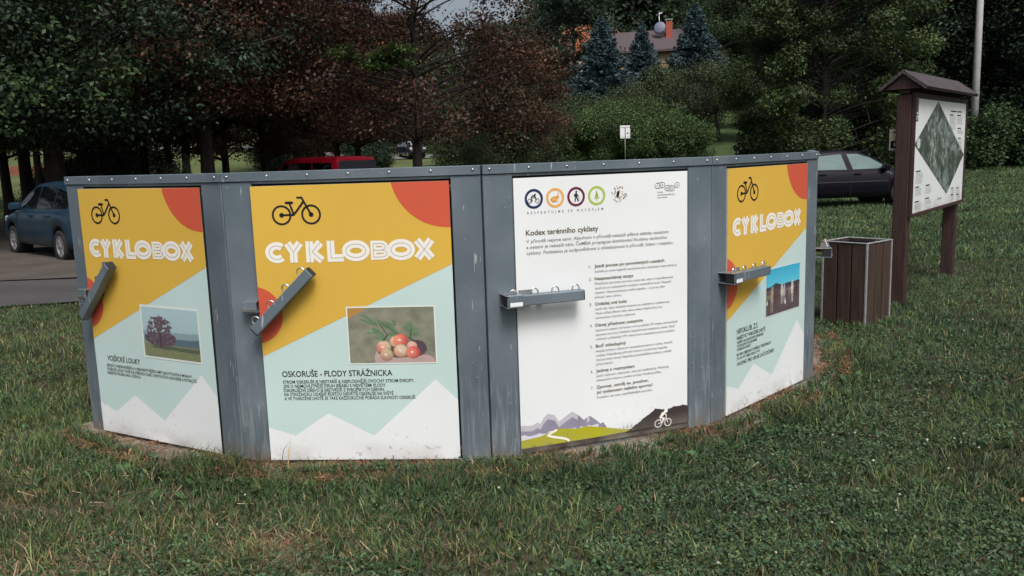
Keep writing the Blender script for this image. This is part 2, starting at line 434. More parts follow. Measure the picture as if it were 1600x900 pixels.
def sheet(name, outline, lift, m, kind='structure', step=.5, label=None):
    """a sheet that follows the terrain inside an outline"""
    P = np.array(outline); x0, y0 = P.min(0); x1, y1 = P.max(0)
    bm = bmesh.new(); vs = [bm.verts.new((a, b, 0)) for a, b in outline]; bm.faces.new(vs)
    k = x0 + step
    while k < x1: bmesh.ops.bisect_plane(bm, geom=bm.verts[:] + bm.edges[:] + bm.faces[:], plane_co=(k, 0, 0), plane_no=(1, 0, 0)); k += step
    k = y0 + step
    while k < y1: bmesh.ops.bisect_plane(bm, geom=bm.verts[:] + bm.edges[:] + bm.faces[:], plane_co=(0, k, 0), plane_no=(0, 1, 0)); k += step
    for v in bm.verts: v.co.z = float(terrain(v.co.x, v.co.y)) + lift
    bmesh.ops.recalc_face_normals(bm, faces=bm.faces[:])
    for f in bm.faces:
        if f.normal.z < 0: f.normal_flip()
    me = bpy.data.meshes.new(name); bm.to_mesh(me); bm.free(); me.materials.append(m)
    o = bpy.data.objects.new(name, me); COL.objects.link(o); return setp(o, kind=kind, label=label)
MT['asphalt'] = mat('old_asphalt', (.052, .048, .050), .9, 0, .5, .4, .5, 60)
MT['dirt'] = mat('gravelly_dirt', (.062, .051, .042), .95, 0, 1.1, .45, .6, 30)
MT['road'] = mat('far_road', (.16, .15, .15), .9, 0, .2, .2)
sheet('parking_lot', [(-26, 9.0), (-14, 9.4), (-9, 9.75), (-6, 9.95), (-5.1, 10.15), (-4.4, 10.9), (-2, 15.5), (0, 20), (3, 24.5), (7, 27.5), (5, 31), (-10, 31), (-30, 31)], .03, MT['asphalt'], step=.6)
sheet('dirt_strip', [(-26, 12.4), (-14, 12.6), (-9.0, 12.7), (-5.0, 12.9), (-3.4, 13.2), (-2.2, 15.8), (-.5, 20), (-2, 24), (-12, 27), (-28, 27)], .05, MT['dirt'], step=.6)
sheet('road', [(-50, 84), (-24, 85.5), (6, 85.5), (8, 88.5), (-24, 89.5), (-50, 88)], .10, MT['road'], step=2.0)

# plinth
pv = []; n = 180
pad = MB(); top = .012
for k in range(n):
    if k < n // 2: a = A0 + (A1 - A0) * k / (n // 2 - 1); r = 3.03 + .05 * (vnoise(math.cos(a) * 3, math.sin(a) * 3, .5) - .5) * 2
    else: a = A1 + (A0 - A1) * (k - n // 2) / (n // 2 - 1); r = .80
    pv.append((CEN[0] + r * math.sin(a), CEN[1] - r * math.cos(a)))
cv = [(x_, y_, top) for x_, y_ in pv] + [(x_, y_, -.12) for x_, y_ in pv]
pad.add(cv, [tuple(range(n))] + [(k, k + n, (k + 1) % n + n, (k + 1) % n) for k in range(n)], mat('plinth_concrete', (.22, .19, .155), .95, 0, 3.5, .45, .6, 25))
pad.build('plinth', label='curved concrete plinth under the arc of bike lockers, littered with needles', cat='plinth')

# ------------------------------------------------------------------ bike lockers
W_, H_, DEP = 1.300, 1.505, 1.95
TAN = math.tan(math.pi / 14)
DX0, DZ0, DW_, DH_ = .158, .033, .985, 1.405          # door inside its frame
def letters(p, x0, z0, h, x1, sy=1.0):
    """CYKLOBOX in fat white inline capitals"""
    w = .038 * h / .105; half = w / 2; th = .0022; dt = half * .62
    zt = z0 + h - half; zb = z0 + half; zm = z0 + h / 2
    sc = (x1 - x0) / .841
    def X(u): return x0 + (u - .06) * sc
    lay = [0]
    def both(path, closed=False):
        lay[0] = (lay[0] + 1) % 4
        p.stroke(path, w, MT['title'], 3 + lay[0] * .2, closed); p.stroke(path, th, MT['inline'], 4 + lay[0] * .2, closed)
    def arc(cx, cz, rx, rz, a0, a1, n=26): return [(cx + rx * math.cos(R_(a0 + (a1 - a0) * k / n)), cz + rz * math.sin(R_(a0 + (a1 - a0) * k / n))) for k in range(n + 1)]
    rz = (h - w) / 2
    both(arc(X(.112), zm, .040 * sc, rz, 48, 312))                                        # C
    both([(X(.160) + half * .4, zt + dt), (X(.196), zm)]); both([(X(.238) - half * .4, zt + dt), (X(.196), zm), (X(.196), z0)])   # Y
    both([(X(.278), zt + half), (X(.278), z0)]); both([(X(.334), zt + dt), (X(.290), zm), (X(.338), zb - dt)])           # K
    both([(X(.385), zt + half), (X(.385), zb), (X(.448), zb)])                           # L
    both(arc(X(.510), zm, .050 * sc, rz, 0, 345, 34), True)                               # O
    B1 = [(X(.598), zm)] + [(X(.598), zt)] + arc(X(.634), (zt + zm) / 2, .024 * sc, (zt - zm) / 2, 90, -90, 12)          # B
    B2 = [(X(.598), zm)] + arc(X(.638), (zb + zm) / 2, .028 * sc, (zm - zb) / 2, 90, -90, 12) + [(X(.598), zb)]
    for i_, b_ in enumerate((B1, B2)): p.stroke(b_, w * .72, MT['title'], 3 + .2 * i_, True)
    for i_, b_ in enumerate((B1, B2)): p.stroke(b_, th, MT['inline'], 4 + .2 * i_, True)
    both(arc(X(.736), zm, .050 * sc, rz, 0, 345, 34), True)                               # O
    both([(X(.815), zt + dt), (X(.887), zb - dt)]); both([(X(.887), zt + dt), (X(.815), zb - dt)])                                         # X
def bicycle(p, x, z, s, m=None, layer=3):
    m = m or MT['ink']
    wl, wr_ = (x, z), (x + .148 * s, z); r = .0445 * s; t = .010 * s
    for c in (wl, wr_): p.ring(c[0], c[1], r - t / 2, r + t / 2, m, layer); p.disc(c[0], c[1], .012 * s, m, layer, 16)
    bb_ = (x + .058 * s, z + .0 * s)
    P = lambda a, b: (x + a * s, z + b * s)
    p.stroke([P(0, 0), P(.058, .0)], t, m, layer, cap=True)
    p.stroke([P(.043, .058), P(.062, .0)], t, m, layer, cap=True)
    p.stroke([P(.058, .002), P(.072, .012), P(.110, .060)], t * 1.1, m, layer, cap=True)
    p.stroke([P(.148, 0), P(.105, .084), P(.084, .084)], t, m, layer, cap=True)
    p.stroke([P(.026, .060), P(.056, .060)], t * 1.3, m, layer, cap=True)
def shape_print(door, body):
    p = Print()
    p.rect(0, 0, DW_, DH_, MT['mint'], 0)
    p.poly([(0, .549), (DW_, .999), (DW_, DH_), (0, DH_)], MT['yellow'], 1)
    p.clipdisc(.975, DH_ + .055, .279, MT['red'], 2, 0, DW_, 0, DH_)
    p.clipdisc(-.028, .762, .146, MT['red'], 2, 0, DW_, 0, DH_)
    p.poly([(0, 0), (DW_, 0), (DW_, .310), (.877, .419), (.548, .127)], MT['white'], 1)
    p.poly([(0, 0), (.548, .127), (.316, .247), (.138, .130), (0, .176)], MT['white'], 1)
    p.build('printed_pattern', door)
    q = Print(); bicycle(q, .150, 1.261, 1.0); q.build('bicycle_symbol', door)
    q = Print(); letters(q, .060, 1.024, .105, .901); q.build('title_lettering', door)
    q = Print()
    for (t, x, z, cap, wd) in body: q.text(t, x, z, cap, MT['ink'], wd, 2, 'l', 3, .012)
    q.build('body_lettering', door)
def photo_frame(door, x0, z0, x1, z1, img, label, fw=.011):
    q = Print(); q.rect(x0, z0, x1, z1, mat('frame_tint', (.70, .76, .72), .35), 3)
    fr = q.build('picture_border', door)
    picture(img, x0 + fw, z0 + fw, x1 - x0 - 2 * fw, z1 - z0 - 2 * fw, 'printed_photo', door, -.0006 - .0005 * 4, label)
def grid(w, h):
    u, v = np.meshgrid((np.arange(w) + .5) / w, (np.arange(h) + .5) / h); return u, v         # v downwards
def ell(u, v, cx, cy, rx, ry, rot=0):
    c, s = math.cos(rot), math.sin(rot); a = (u - cx) * c + (v - cy) * s * .65; b = -(u - cx) * s + (v - cy) * c
    return (a / rx) ** 2 + (b / ry) ** 2
def img_tree():
    u, v = grid(150, 100); im = np.zeros((100, 150, 3))
    n = fbm(u * 10, v * 10, 1, 1); n2 = fbm(u * 40, v * 40, 1, 6)
    im[:] = np.array([.36, .50, .53]) * (1.12 - .2 * v)[..., None]
    far = v > .52 - .05 * fbm(u * 4, 0 * u, 1, 8) - .04 * u; im[far] = (.24, .34, .37)
    mid = v > .60 + .06 * (fbm(u * 6, 0 * u, 1, 2) - .6) - .0 * u; im[mid & (u > .45)] = (.10, .155, .19)
    mid2 = (v > .63 + .05 * np.abs(u - .3)) & (u < .5); im[mid2] = (.20, .25, .25)
    gr = v > .74; im[gr] = (np.array([.20, .22, .12]) * (.75 + .5 * n2[..., None]))[gr]
    sh = (np.abs(v - .80 - .03 * (u - .5)) < .025 * (1 + n)) & (u > .15); im[sh] = (.10, .115, .08)
    d = ell(u, v, .31, .46, .235, .31); d2 = ell(u, v, .22, .62, .21, .15); d3 = ell(u, v, .42, .62, .18, .14)
    m = (np.minimum(np.minimum(d, d2), d3) < .55 + .75 * fbm(u * 16, v * 16, 1, 3)) & (v < .76)
    gap = fbm(u * 34, v * 34, 1, 9) > .60
    im[m & ~gap] = (np.array([.115, .085, .105]) * (.5 + 1.2 * n2[..., None]))[m & ~gap]
    im[m & gap & (v > .5)] = (.09, .06, .09)
    tr = (np.abs(u - .31) < .014) & (v > .5) & (v < .80); im[tr] = (.07, .05, .07)
    return im
def img_fruit():
    u, v = grid(190, 125); im = np.zeros((125, 190, 3))
    n = fbm(u * 9, v * 7, 1, 1)[..., None]; im[:] = np.array([.235, .225, .175]) * (.55 + .9 * n)
    n2 = fbm(u * 5, v * 5, 1, 4)[..., None]; im = im * (1 - .35 * n2) + np.array([.17, .21, .13]) * .35 * n2
    warm = (v < .5 * (.62 - u * 2.0) * .62 + .02) & (v < .18 - u * .9 + .02); im[warm] = (.42, .23, .06)
    def leaf(x0, y0, x1, y1, w, c):
        dx, dy = x1 - x0, y1 - y0; L2 = dx * dx + dy * dy
        t = np.clip(((u - x0) * dx + (v - y0) * dy) / L2, 0, 1); d = np.hypot(u - x0 - t * dx, (v - y0 - t * dy) * .66)
        k = d < w * np.sqrt(np.clip(t * (1 - t) * 4, 0, 1)) + .0015; im[k] = (np.array(c) * (.75 + .6 * fbm(u * 30, v * 30, 1, 2)[..., None]))[k]
    def stem(x0, y0, x1, y1, w, c):
        dx, dy = x1 - x0, y1 - y0; t = np.clip(((u - x0) * dx + (v - y0) * dy) / (dx * dx + dy * dy), 0, 1)
        im[np.hypot(u - x0 - t * dx, (v - y0 - t * dy) * .66) < w] = c
    for a in [(.16, .12, .34, .30, .018), (.14, .20, .36, .34, .013), (.20, .38, .40, .50, .016), (.20, .45, .37, .46, .012), (.28, .36, .42, .55, .034), (.40, .24, .55, .46, .045), (.34, .22, .50, .42, .03), (.52, .22, .55, .34, .02), (.66, .34, .80, .48, .05), (.70, .26, .76, .46, .03), (.30, .55, .46, .56, .018), (.62, .52, .84, .50, .014), (.44, .50, .60, .46, .02)]:
        leaf(*a, (.13, .20, .115) if random.random() < .6 else (.21, .29, .18))
    for a in [(.36, .28, .45, .50, .006), (.45, .50, .38, .64, .008), (.40, .28, .60, .52, .005), (.70, .55, .90, .78, .009), (.73, .40, .72, .54, .006), (.60, .56, .48, .58, .005)]: stem(*a, (.055, .06, .05))
    hand = (ell(u, v, .62, 1.10, .36, .27) < 1) | (ell(u, v, .345, .92, .055, .15) < 1) | (ell(u, v, .42, 1.0, .12, .10) < 1) | (ell(u, v, .86, .98, .13, .12) < 1)
    im[hand] = (np.array([.46, .33, .31]) * (.85 + .3 * fbm(u * 6, v * 6, 1, 7)[..., None]))[hand]
    dark = ell(u, v, .58, .80, .25, .11) < 1; im[dark] = (.12, .075, .075)
    dk = ell(u, v, .78, .74, .12, .15) < 1; im[dk] = (.09, .065, .08)
    for cx, cy, r, c1, c2 in [(.40, .72, .085, (.62, .50, .34), (.55, .16, .12)), (.55, .62, .075, (.62, .58, .40), (.6, .35, .24)), (.60, .60, .088, (.60, .12, .10), (.68, .25, .16)), (.43, .86, .080, (.50, .42, .25), (.42, .24, .18)), (.60, .79, .085, (.60, .52, .36), (.55, .30, .2)), (.73, .70, .060, (.65, .42, .30), (.6, .3, .25)), (.74, .82, .085, (.58, .10, .09), (.62, .2, .14))]:
        d = ell(u, v, cx, cy, r, r * 1.35); k = d < 1
        f = np.clip(.5 + (u - cx) / r * .6 - (v - cy) / r * .3 + (fbm(u * 30, v * 30, 1, 5) - .5), 0, 1)[..., None]
        sh = np.clip(1.25 - .55 * ell(u, v, cx - r * .3, cy - r * .5, r * 1.25, r * 1.8), .35, 1.25)[..., None]
        im[k] = ((np.array(c1) * f + np.array(c2) * (1 - f)) * sh)[k]
        hl = ell(u, v, cx - r * .15, cy - r * .1, r * .2, r * .22) < 1; im[hl] = (.8, .66, .6)
    return im
def img_horses():
    u, v = grid(130, 90); im = np.zeros((90, 130, 3))
    im[:] = (np.array([.045, .40, .60]) * (1 - v)[..., None] + np.array([.16, .55, .66]) * v[..., None] * 1.3)
    n2 = fbm(u * 40, v * 40, 1, 6)[..., None]
    hz = .40 - .03 * (fbm(u * 12, 0 * u, 1, 2)) ; hill = v > hz - .05 * np.exp(-((u - .28) / .1) ** 2)
    im[hill] = (np.array([.05, .055, .075]) * (.6 + .8 * n2))[hill]
    gd = v > .46; im[gd] = (np.array([.10, .075, .085]) * (.6 + .9 * n2))[gd]
    fn = (np.abs(v - .48) < .008) | (np.abs(v - .53) < .008); im[fn & (u < .2)] = (.16, .13, .12)
    fn = (np.abs(v - .52) < .01) & (u > .6); im[fn] = (.26, .25, .27)
    gg = (ell(u, v, .08, .60, .14, .05) < 1); im[gg] = (.16, .19, .11)
    def horse(cx, cy, s, c):
        for a in [(0, 0, .045, .10), (-.005, -.10, .03, .06), (.0, -.15, .022, .045)]:
            k = ell(u, v, cx + a[0] * s, cy + a[1] * s, a[2] * s, a[3] * s) < 1; im[k] = (np.array(c) * (.7 + .6 * n2))[k]
        for dx in (-.025, .012): k = (np.abs(u - cx - dx * s) < .008 * s) & (v > cy) & (v < cy + .26 * s); im[k] = np.array(c) * .85
    horse(.175, .62, 1.25, (.34, .28, .23)); horse(.25, .60, 1.1, (.10, .06, .05)); horse(.46, .56, 1.0, (.55, .50, .44)); horse(.53, .57, .85, (.42, .38, .38))
    horse(.775, .56, 1.1, (.58, .53, .46)); horse(.84, .57, .8, (.09, .06, .07)); horse(.91, .53, .8, (.06, .04, .05)); horse(.68, .62, .5, (.3, .2, .18))
    k = (ell(u, v, .56, .80, .022, .055) < 1) | (ell(u, v, .56, .74, .010, .03) < 1); im[k] = (.6, .58, .6)
    k = ell(u, v, .03, .72, .02, .05) < 1; im[k] = (.6, .58, .58)
    return im

def codex_print(door):
    p = Print(); p.rect(0, 0, DW_, DH_, MT['white'], 0)
    G = mat('print_mountain', (.27, .25, .33), .4, 0, 8, .2); G2 = mat('print_mountain_pale', (.50, .49, .55), .4)
    rid = [(0, .150), (.03, .146), (.061, .142), (.094, .155), (.107, .144), (.128, .175), (.151, .194), (.189, .181), (.211, .142), (.25, .165), (.289, .186), (.32, .165), (.355, .131), (.372, .142), (.389, .150), (.432, .116), (.452, .096), (.466, .104), (.486, .078)]
    for k in range(len(rid) - 1):
        (a, b), (c, d) = rid[k], rid[k + 1]; p.poly([(a, .05), (c, .05), (c, d), (a, b)], G, 1)
        if min(b, d) > .140: p.poly([(a, b - .030), (c, d - .030), (c, d), (a, b)], G2, 2)
    xs = np.linspace(0, .44, 60); top_ = .088 + .012 * np.array([vnoise(a * 50, 0, 1) for a in xs])
    for k in range(59): p.poly([(xs[k], .04), (xs[k + 1], .04), (xs[k + 1], top_[k + 1]), (xs[k], top_[k])], mat('print_mist', (.62, .63, .68), .4) if k == 0 else p.mats[-1], 3)
    yl = [(0, .070), (.05, .074), (.105, .077), (.15, .090), (.191, .104), (.25, .100), (.315, .090), (.37, .095), (.422, .085), (.49, .070), (.56, .052), (.64, .040), (.711, .033)]
    for k in range(len(yl) - 1):
        (a, b), (c, d) = yl[k], yl[k + 1]; lo = lambda x: max(0, .026 + .004 * x)
        p.poly([(a, 0), (c, 0), (c, d), (a, b)], MT['olive'], 4)
    p.poly([(0, 0), (DW_, 0), (DW_, .030), (.711, .0335), (.47, .027), (.2, .026), (0, .028)], MT['umber'], 5)
    hl = [(.600, .030), (.635, .043), (.660, .062), (.690, .075), (.712, .094), (.745, .108), (.785, .134), (.82, .124), (.858, .121), (.90, .130), (.93, .128), (.96, .132), (DW_, .124)]
    fine = []
    for k in range(len(hl) - 1):
        for t in np.linspace(0, 1, 6)[:-1]: fine.append((hl[k][0] * (1 - t) + hl[k + 1][0] * t, hl[k][1] * (1 - t) + hl[k + 1][1] * t + random.uniform(-.003, .003)))
    fine.append((DW_, .124))
    for k in range(len(fine) - 1): p.poly([(fine[k][0], .02), (fine[k + 1][0], .02), fine[k + 1], fine[k]], MT['umber'], 5)
    p.stroke([(.20, .100), (.165, .088), (.150, .076), (.175, .066), (.215, .055), (.245, .046), (.262, .036), (.268, .029)], .012, MT['title'], 5)
    for k in range(46):
        x = .40 + .24 * random.random(); p.poly([(x, .05), (x + .002, .05), (x + .001, .05 + random.uniform(.01, .045) * (.3 + abs(x - .52) * 4))], MT['ink_grey'], 3)
    p.build('landscape_print', door)
    q = Print()                                                        # the rider silhouette
    T = MT['title']
    for cx in (.800, .860): q.ring(cx, .047, .0185, .0225, T, 6, 24)
    q.stroke([(.800, .047), (.822, .050), (.846, .073)], .004, T, 6); q.stroke([(.860, .047), (.848, .078), (.853, .084)], .004, T, 6); q.stroke([(.822, .05), (.812, .078)], .004, T, 6)
    q.poly([(.806, .080), (.818, .076), (.838, .093), (.846, .104), (.836, .110), (.822, .106)], T, 6); q.disc(.848, .113, .0115, T, 7, 14)
    q.stroke([(.812, .082), (.834, .072), (.824, .048)], .009, T, 6); q.stroke([(.840, .100), (.850, .088), (.852, .082)], .006, T, 6)
    q.build('rider_silhouette', door)
    q = Print(); z = 1.3005
    for cx, m in ((.106, 'navy'), (.221, 'orange'), (.336, 'maroon'), (.451, 'lime')):
        q.ring(cx, z, .0365, .049, MT[m], 2)
    m = MT['ink']
    for c in (.084, .124): q.ring(c, z - .010, .0095, .0122, m, 3, 16)
    q.stroke([(.084, z - .010), (.099, z - .010), (.092, z + .006), (.112, z + .006), (.124, z - .010)], .0028, m, 3)
    q.stroke([(.093, z + .008), (.100, z + .016), (.110, z + .014), (.116, z + .005)], .006, m, 3); q.disc(.113, z + .020, .0052, m, 3, 12)
    o = MT['orange']; q.disc(.216, z - .006, .014, o, 3, 18, 1.3); q.disc(.234, z + .003, .008, o, 3, 14, 1.1); q.disc(.201, z - .008, .006, o, 3, 10)
    q.poly([(.232, z + .008), (.236, z + .026), (.240, z + .024), (.239, z + .006)], o, 3); q.rect(.204, z - .022, .224, z - .017, o, 3); q.rect(.229, z - .022, .238, z - .017, o, 3)
    k = MT['ink']; q.disc(.337, z + .024, .0055, k, 3, 12); q.poly([(.330, z + .016), (.343, z + .017), (.344, z - .004), (.331, z - .004)], k, 3)
    q.poly([(.325, z + .014), (.331, z + .016), (.331, z + .000), (.325, z + .001)], k, 3); q.stroke([(.334, z - .002), (.329, z - .024)], .006, k, 3); q.stroke([(.340, z - .002), (.347, z - .024)], .006, k, 3); q.stroke([(.342, z + .012), (.351, z + .002), (.352, z - .022)], .0022, k, 3)
    l = MT['lime']
    for k_ in range(4): q.poly([(.451 - .0045 - .0032 * k_ * 1.1, z + .018 - .0105 * k_), (.451 + .0045 + .0032 * k_ * 1.1, z + .018 - .0105 * k_), (.451, z + .031 - .0075 * k_)], l, 3)
    q.rect(.449, z - .026, .453, z - .012, l, 3)
    q.text('  '.join('RESPEKTUJME').strip() + '     ' + '  '.join('SE') + '     ' + '  '.join('NAVZÁJEM'), .069, 1.226, .012, MT['ink_grey'], .418, 2)
    rs = random.Random(5)                                              # the fifth, half worn-off badge
    for _ in range(90):
        a = rs.uniform(0, 2 * math.pi); r = .044 * math.sqrt(rs.random()); s_ = rs.uniform(.001, .0035)
        q.disc(.578 + r * math.cos(a), z + r * math.sin(a), s_, MT['ink_grey'] if rs.random() < .7 else MT['orange'], 3, 6)
    q.poly([(.562, z - .006), (.568, z + .014), (.582, z + .022), (.580, z + .004), (.572, z - .018)], MT['ink'], 4); q.poly([(.575, z + .033), (.583, z + .038), (.586, z + .032)], MT['ink'], 4)
    q.poly([(.600, z - .02), (.612, z - .012), (.606, z - .026)], MT['ink'], 4)
    q.build('badge_symbols', door)
    q = Print(); gk = MT['ink_grey']; cz = [1.334, 1.338, 1.320, 1.318, 1.334]; cx = [.803, .834, .862, .893, .922]
    for k_, (a, b) in enumerate(zip(cx, cz)):
        q.ring(a, b, .0125, .0150, MT['ink_olive'], 2, 20); q.text('CEMBA'[k_].lower(), a, b - .005, .013, gk, None, 3, 'c')
    for a, b in ((0, 1), (2, 3)): q.stroke([(cx[a], cz[a] + .0145), (cx[b], cz[b] + .0145)], .002, gk, 2); q.stroke([(cx[a], cz[a] - .0145), (cx[b], cz[b] - .0145)], .002, gk, 2)
    for i_, t in enumerate(('česká', 'mountainbiková', 'asociace')): q.text(t, .803, 1.297 - .0135 * i_, .0085, gk, (.034, .103, .060)[i_], 2)
    q.build('association_logo', door)
    q = Print(); oc = MT['ink_olive']
    q.text('Kodex terénního cyklisty', .058, 1.121, .026, oc, .400, 2, 'l', 3, .02)
    for t, zz, w in (('V přírodě nejsme sami. Abychom v přírodě nekazili pěkné zážitky ostatním', 1.083, .810), ('a ostatní je nekazili nám, ČeMBA propaguje dodržování Kodexu terénního', 1.054, .800), ('cyklisty. Podstatou je zodpovědnost a ohleduplnost k přírodě, lidem i majetku.', 1.024, .840)):
        q.text(t, .059, zz, .0165, gk, w, 2)
    q.build('heading_lettering', door)
    q = Print()
    items = [(.932, 'Jezdi pouze po povolených cestách', .412, .906, ['Jestliže je cesta legálně označena jako zakázaná, nepoužívej ji.']),
             (.866, 'Nezanechávej stopy', .227, .842, ['Přizpůsob styl jízdy povrchu cesty tak, abys ji nepoškozoval.', 'Jezdi jen po existujících cestách, nevytvářej nové. Nejezdi', 'smykem. Nezanechávej po sobě odpadky – co jsi na výlet', 'přivezl, také odvez.']),
             (.734, 'Ovládej své kolo', .186, .710, ['Jezdi tak, abys dokázal zastavit na viditelnou vzdálenost.', 'Všude můžeš někoho nebo něco potkat. Nepřeceňuj svou', 'technickou a fyzickou zdatnost.']),
             (.622, 'Dávej přednost ostatním', .280, .597, ['Upozorni ostatní, že kolem nich projíždíš. Při míjení dostatečně', 'zpomal a je-li to z hlediska bezpečnosti nezbytné, zastav. Buď', 'vstřícný a přátelský. Při míjení koní respektuj pokyny jezdce.']),
             (.511, 'Buď ohleduplný', .178, .486, ['Neplaš zvířata a dávej jim dostatek prostoru k úniku. Neniči', 'rostliny. Nepoškozuj přírodní útvary a soukromý majetek.', 'Zavírej brány ohrad. Nepoškozuj zemědělské kultury, zvláště', 'před sklizní.']),
             (.378, 'Jednej s rozmyslem', .227, .353, ['Jezdi s takovým vybavením, abys byl soběstačný. Předvídej', 'nebezpečné situace a změny počasí. Používej přilbu.']),
             (.290, 'Zpomal, usměj se, pozdrav,', .312, None, [])]
    for i_, (zz, t, w, z2, sub) in enumerate(items):
        q.text('%d.' % (i_ + 1), .400, zz, .0150, oc, .013, 2)
        q.text(t, .431, zz, .0165, oc, w, 2, 'l', 3, .02)
        for k_, s_ in enumerate(sub): q.text(s_, .432, z2 - .0235 * k_, .0115, gk, len(s_) * .00765, 2, 'l', 2)
    q.text('jsi vyslancem našeho sportu!', .432, .262, .0165, oc, .334, 2, 'l', 3, .02)
    q.text('Poslední, ale zato nejdůležitější pravidlo.', .433, .236, .0115, gk, .333, 2)
    q.build('rules_lettering', door)

def frame_geo():
    S = MT['steel']; mb = MB()
    mb.bbox(.003, DX0 - .003, 0, .03, .002, 1.462, S, .003)                 # left stile
    mb.bbox(DX0 + DW_ + .008, W_ - .003, 0, .03, .002, 1.462, S, .003)      # right stile
    mb.bbox(DX0 - .002, DX0 + DW_ + .007, .004, .03, 1.449, 1.462, S, .002) # lintel
    mb.bbox(DX0 - .002, DX0 + DW_ + .007, .003, .03, .002, .028, S, .002)   # threshold
    return mb
def wedge_geo():
    S = MT['steel']; mb = MB(); y0, y1 = .031, DEP; g_ = .004
    def x(y, side): return (g_ + y * TAN) if side == 0 else (W_ - g_ - y * TAN)
    vs = []
    for y in (y0, y1):
        zt = 1.500 - .10 * (y / DEP)
        vs += [(x(y, 0), y, .004), (x(y, 1), y, .004), (x(y, 1), y, zt), (x(y, 0), y, zt)]
    mb.add(vs, [(0, 1, 2, 3)], MT['black'])  # black face paints the shade inside the locker, seen through the door gaps
    mb.add(vs, [(5, 4, 7, 6), (4, 0, 3, 7), (1, 5, 6, 2), (3, 2, 6, 7), (4, 5, 1, 0)], S)
    return mb
def loop_geo(x, z0, y, T, m):
    pts = []
    for k in range(13):
        a = math.pi * k / 12; pts.append(T @ Vector((x + .019 * math.cos(a), y, z0 + .006 + .022 * math.sin(a))))
    pts = [T @ Vector((x + .019, y, z0 - .004))] + pts + [T @ Vector((x - .019, y, z0 - .004))]
    return MB().tube(pts, .0036, m, 8)
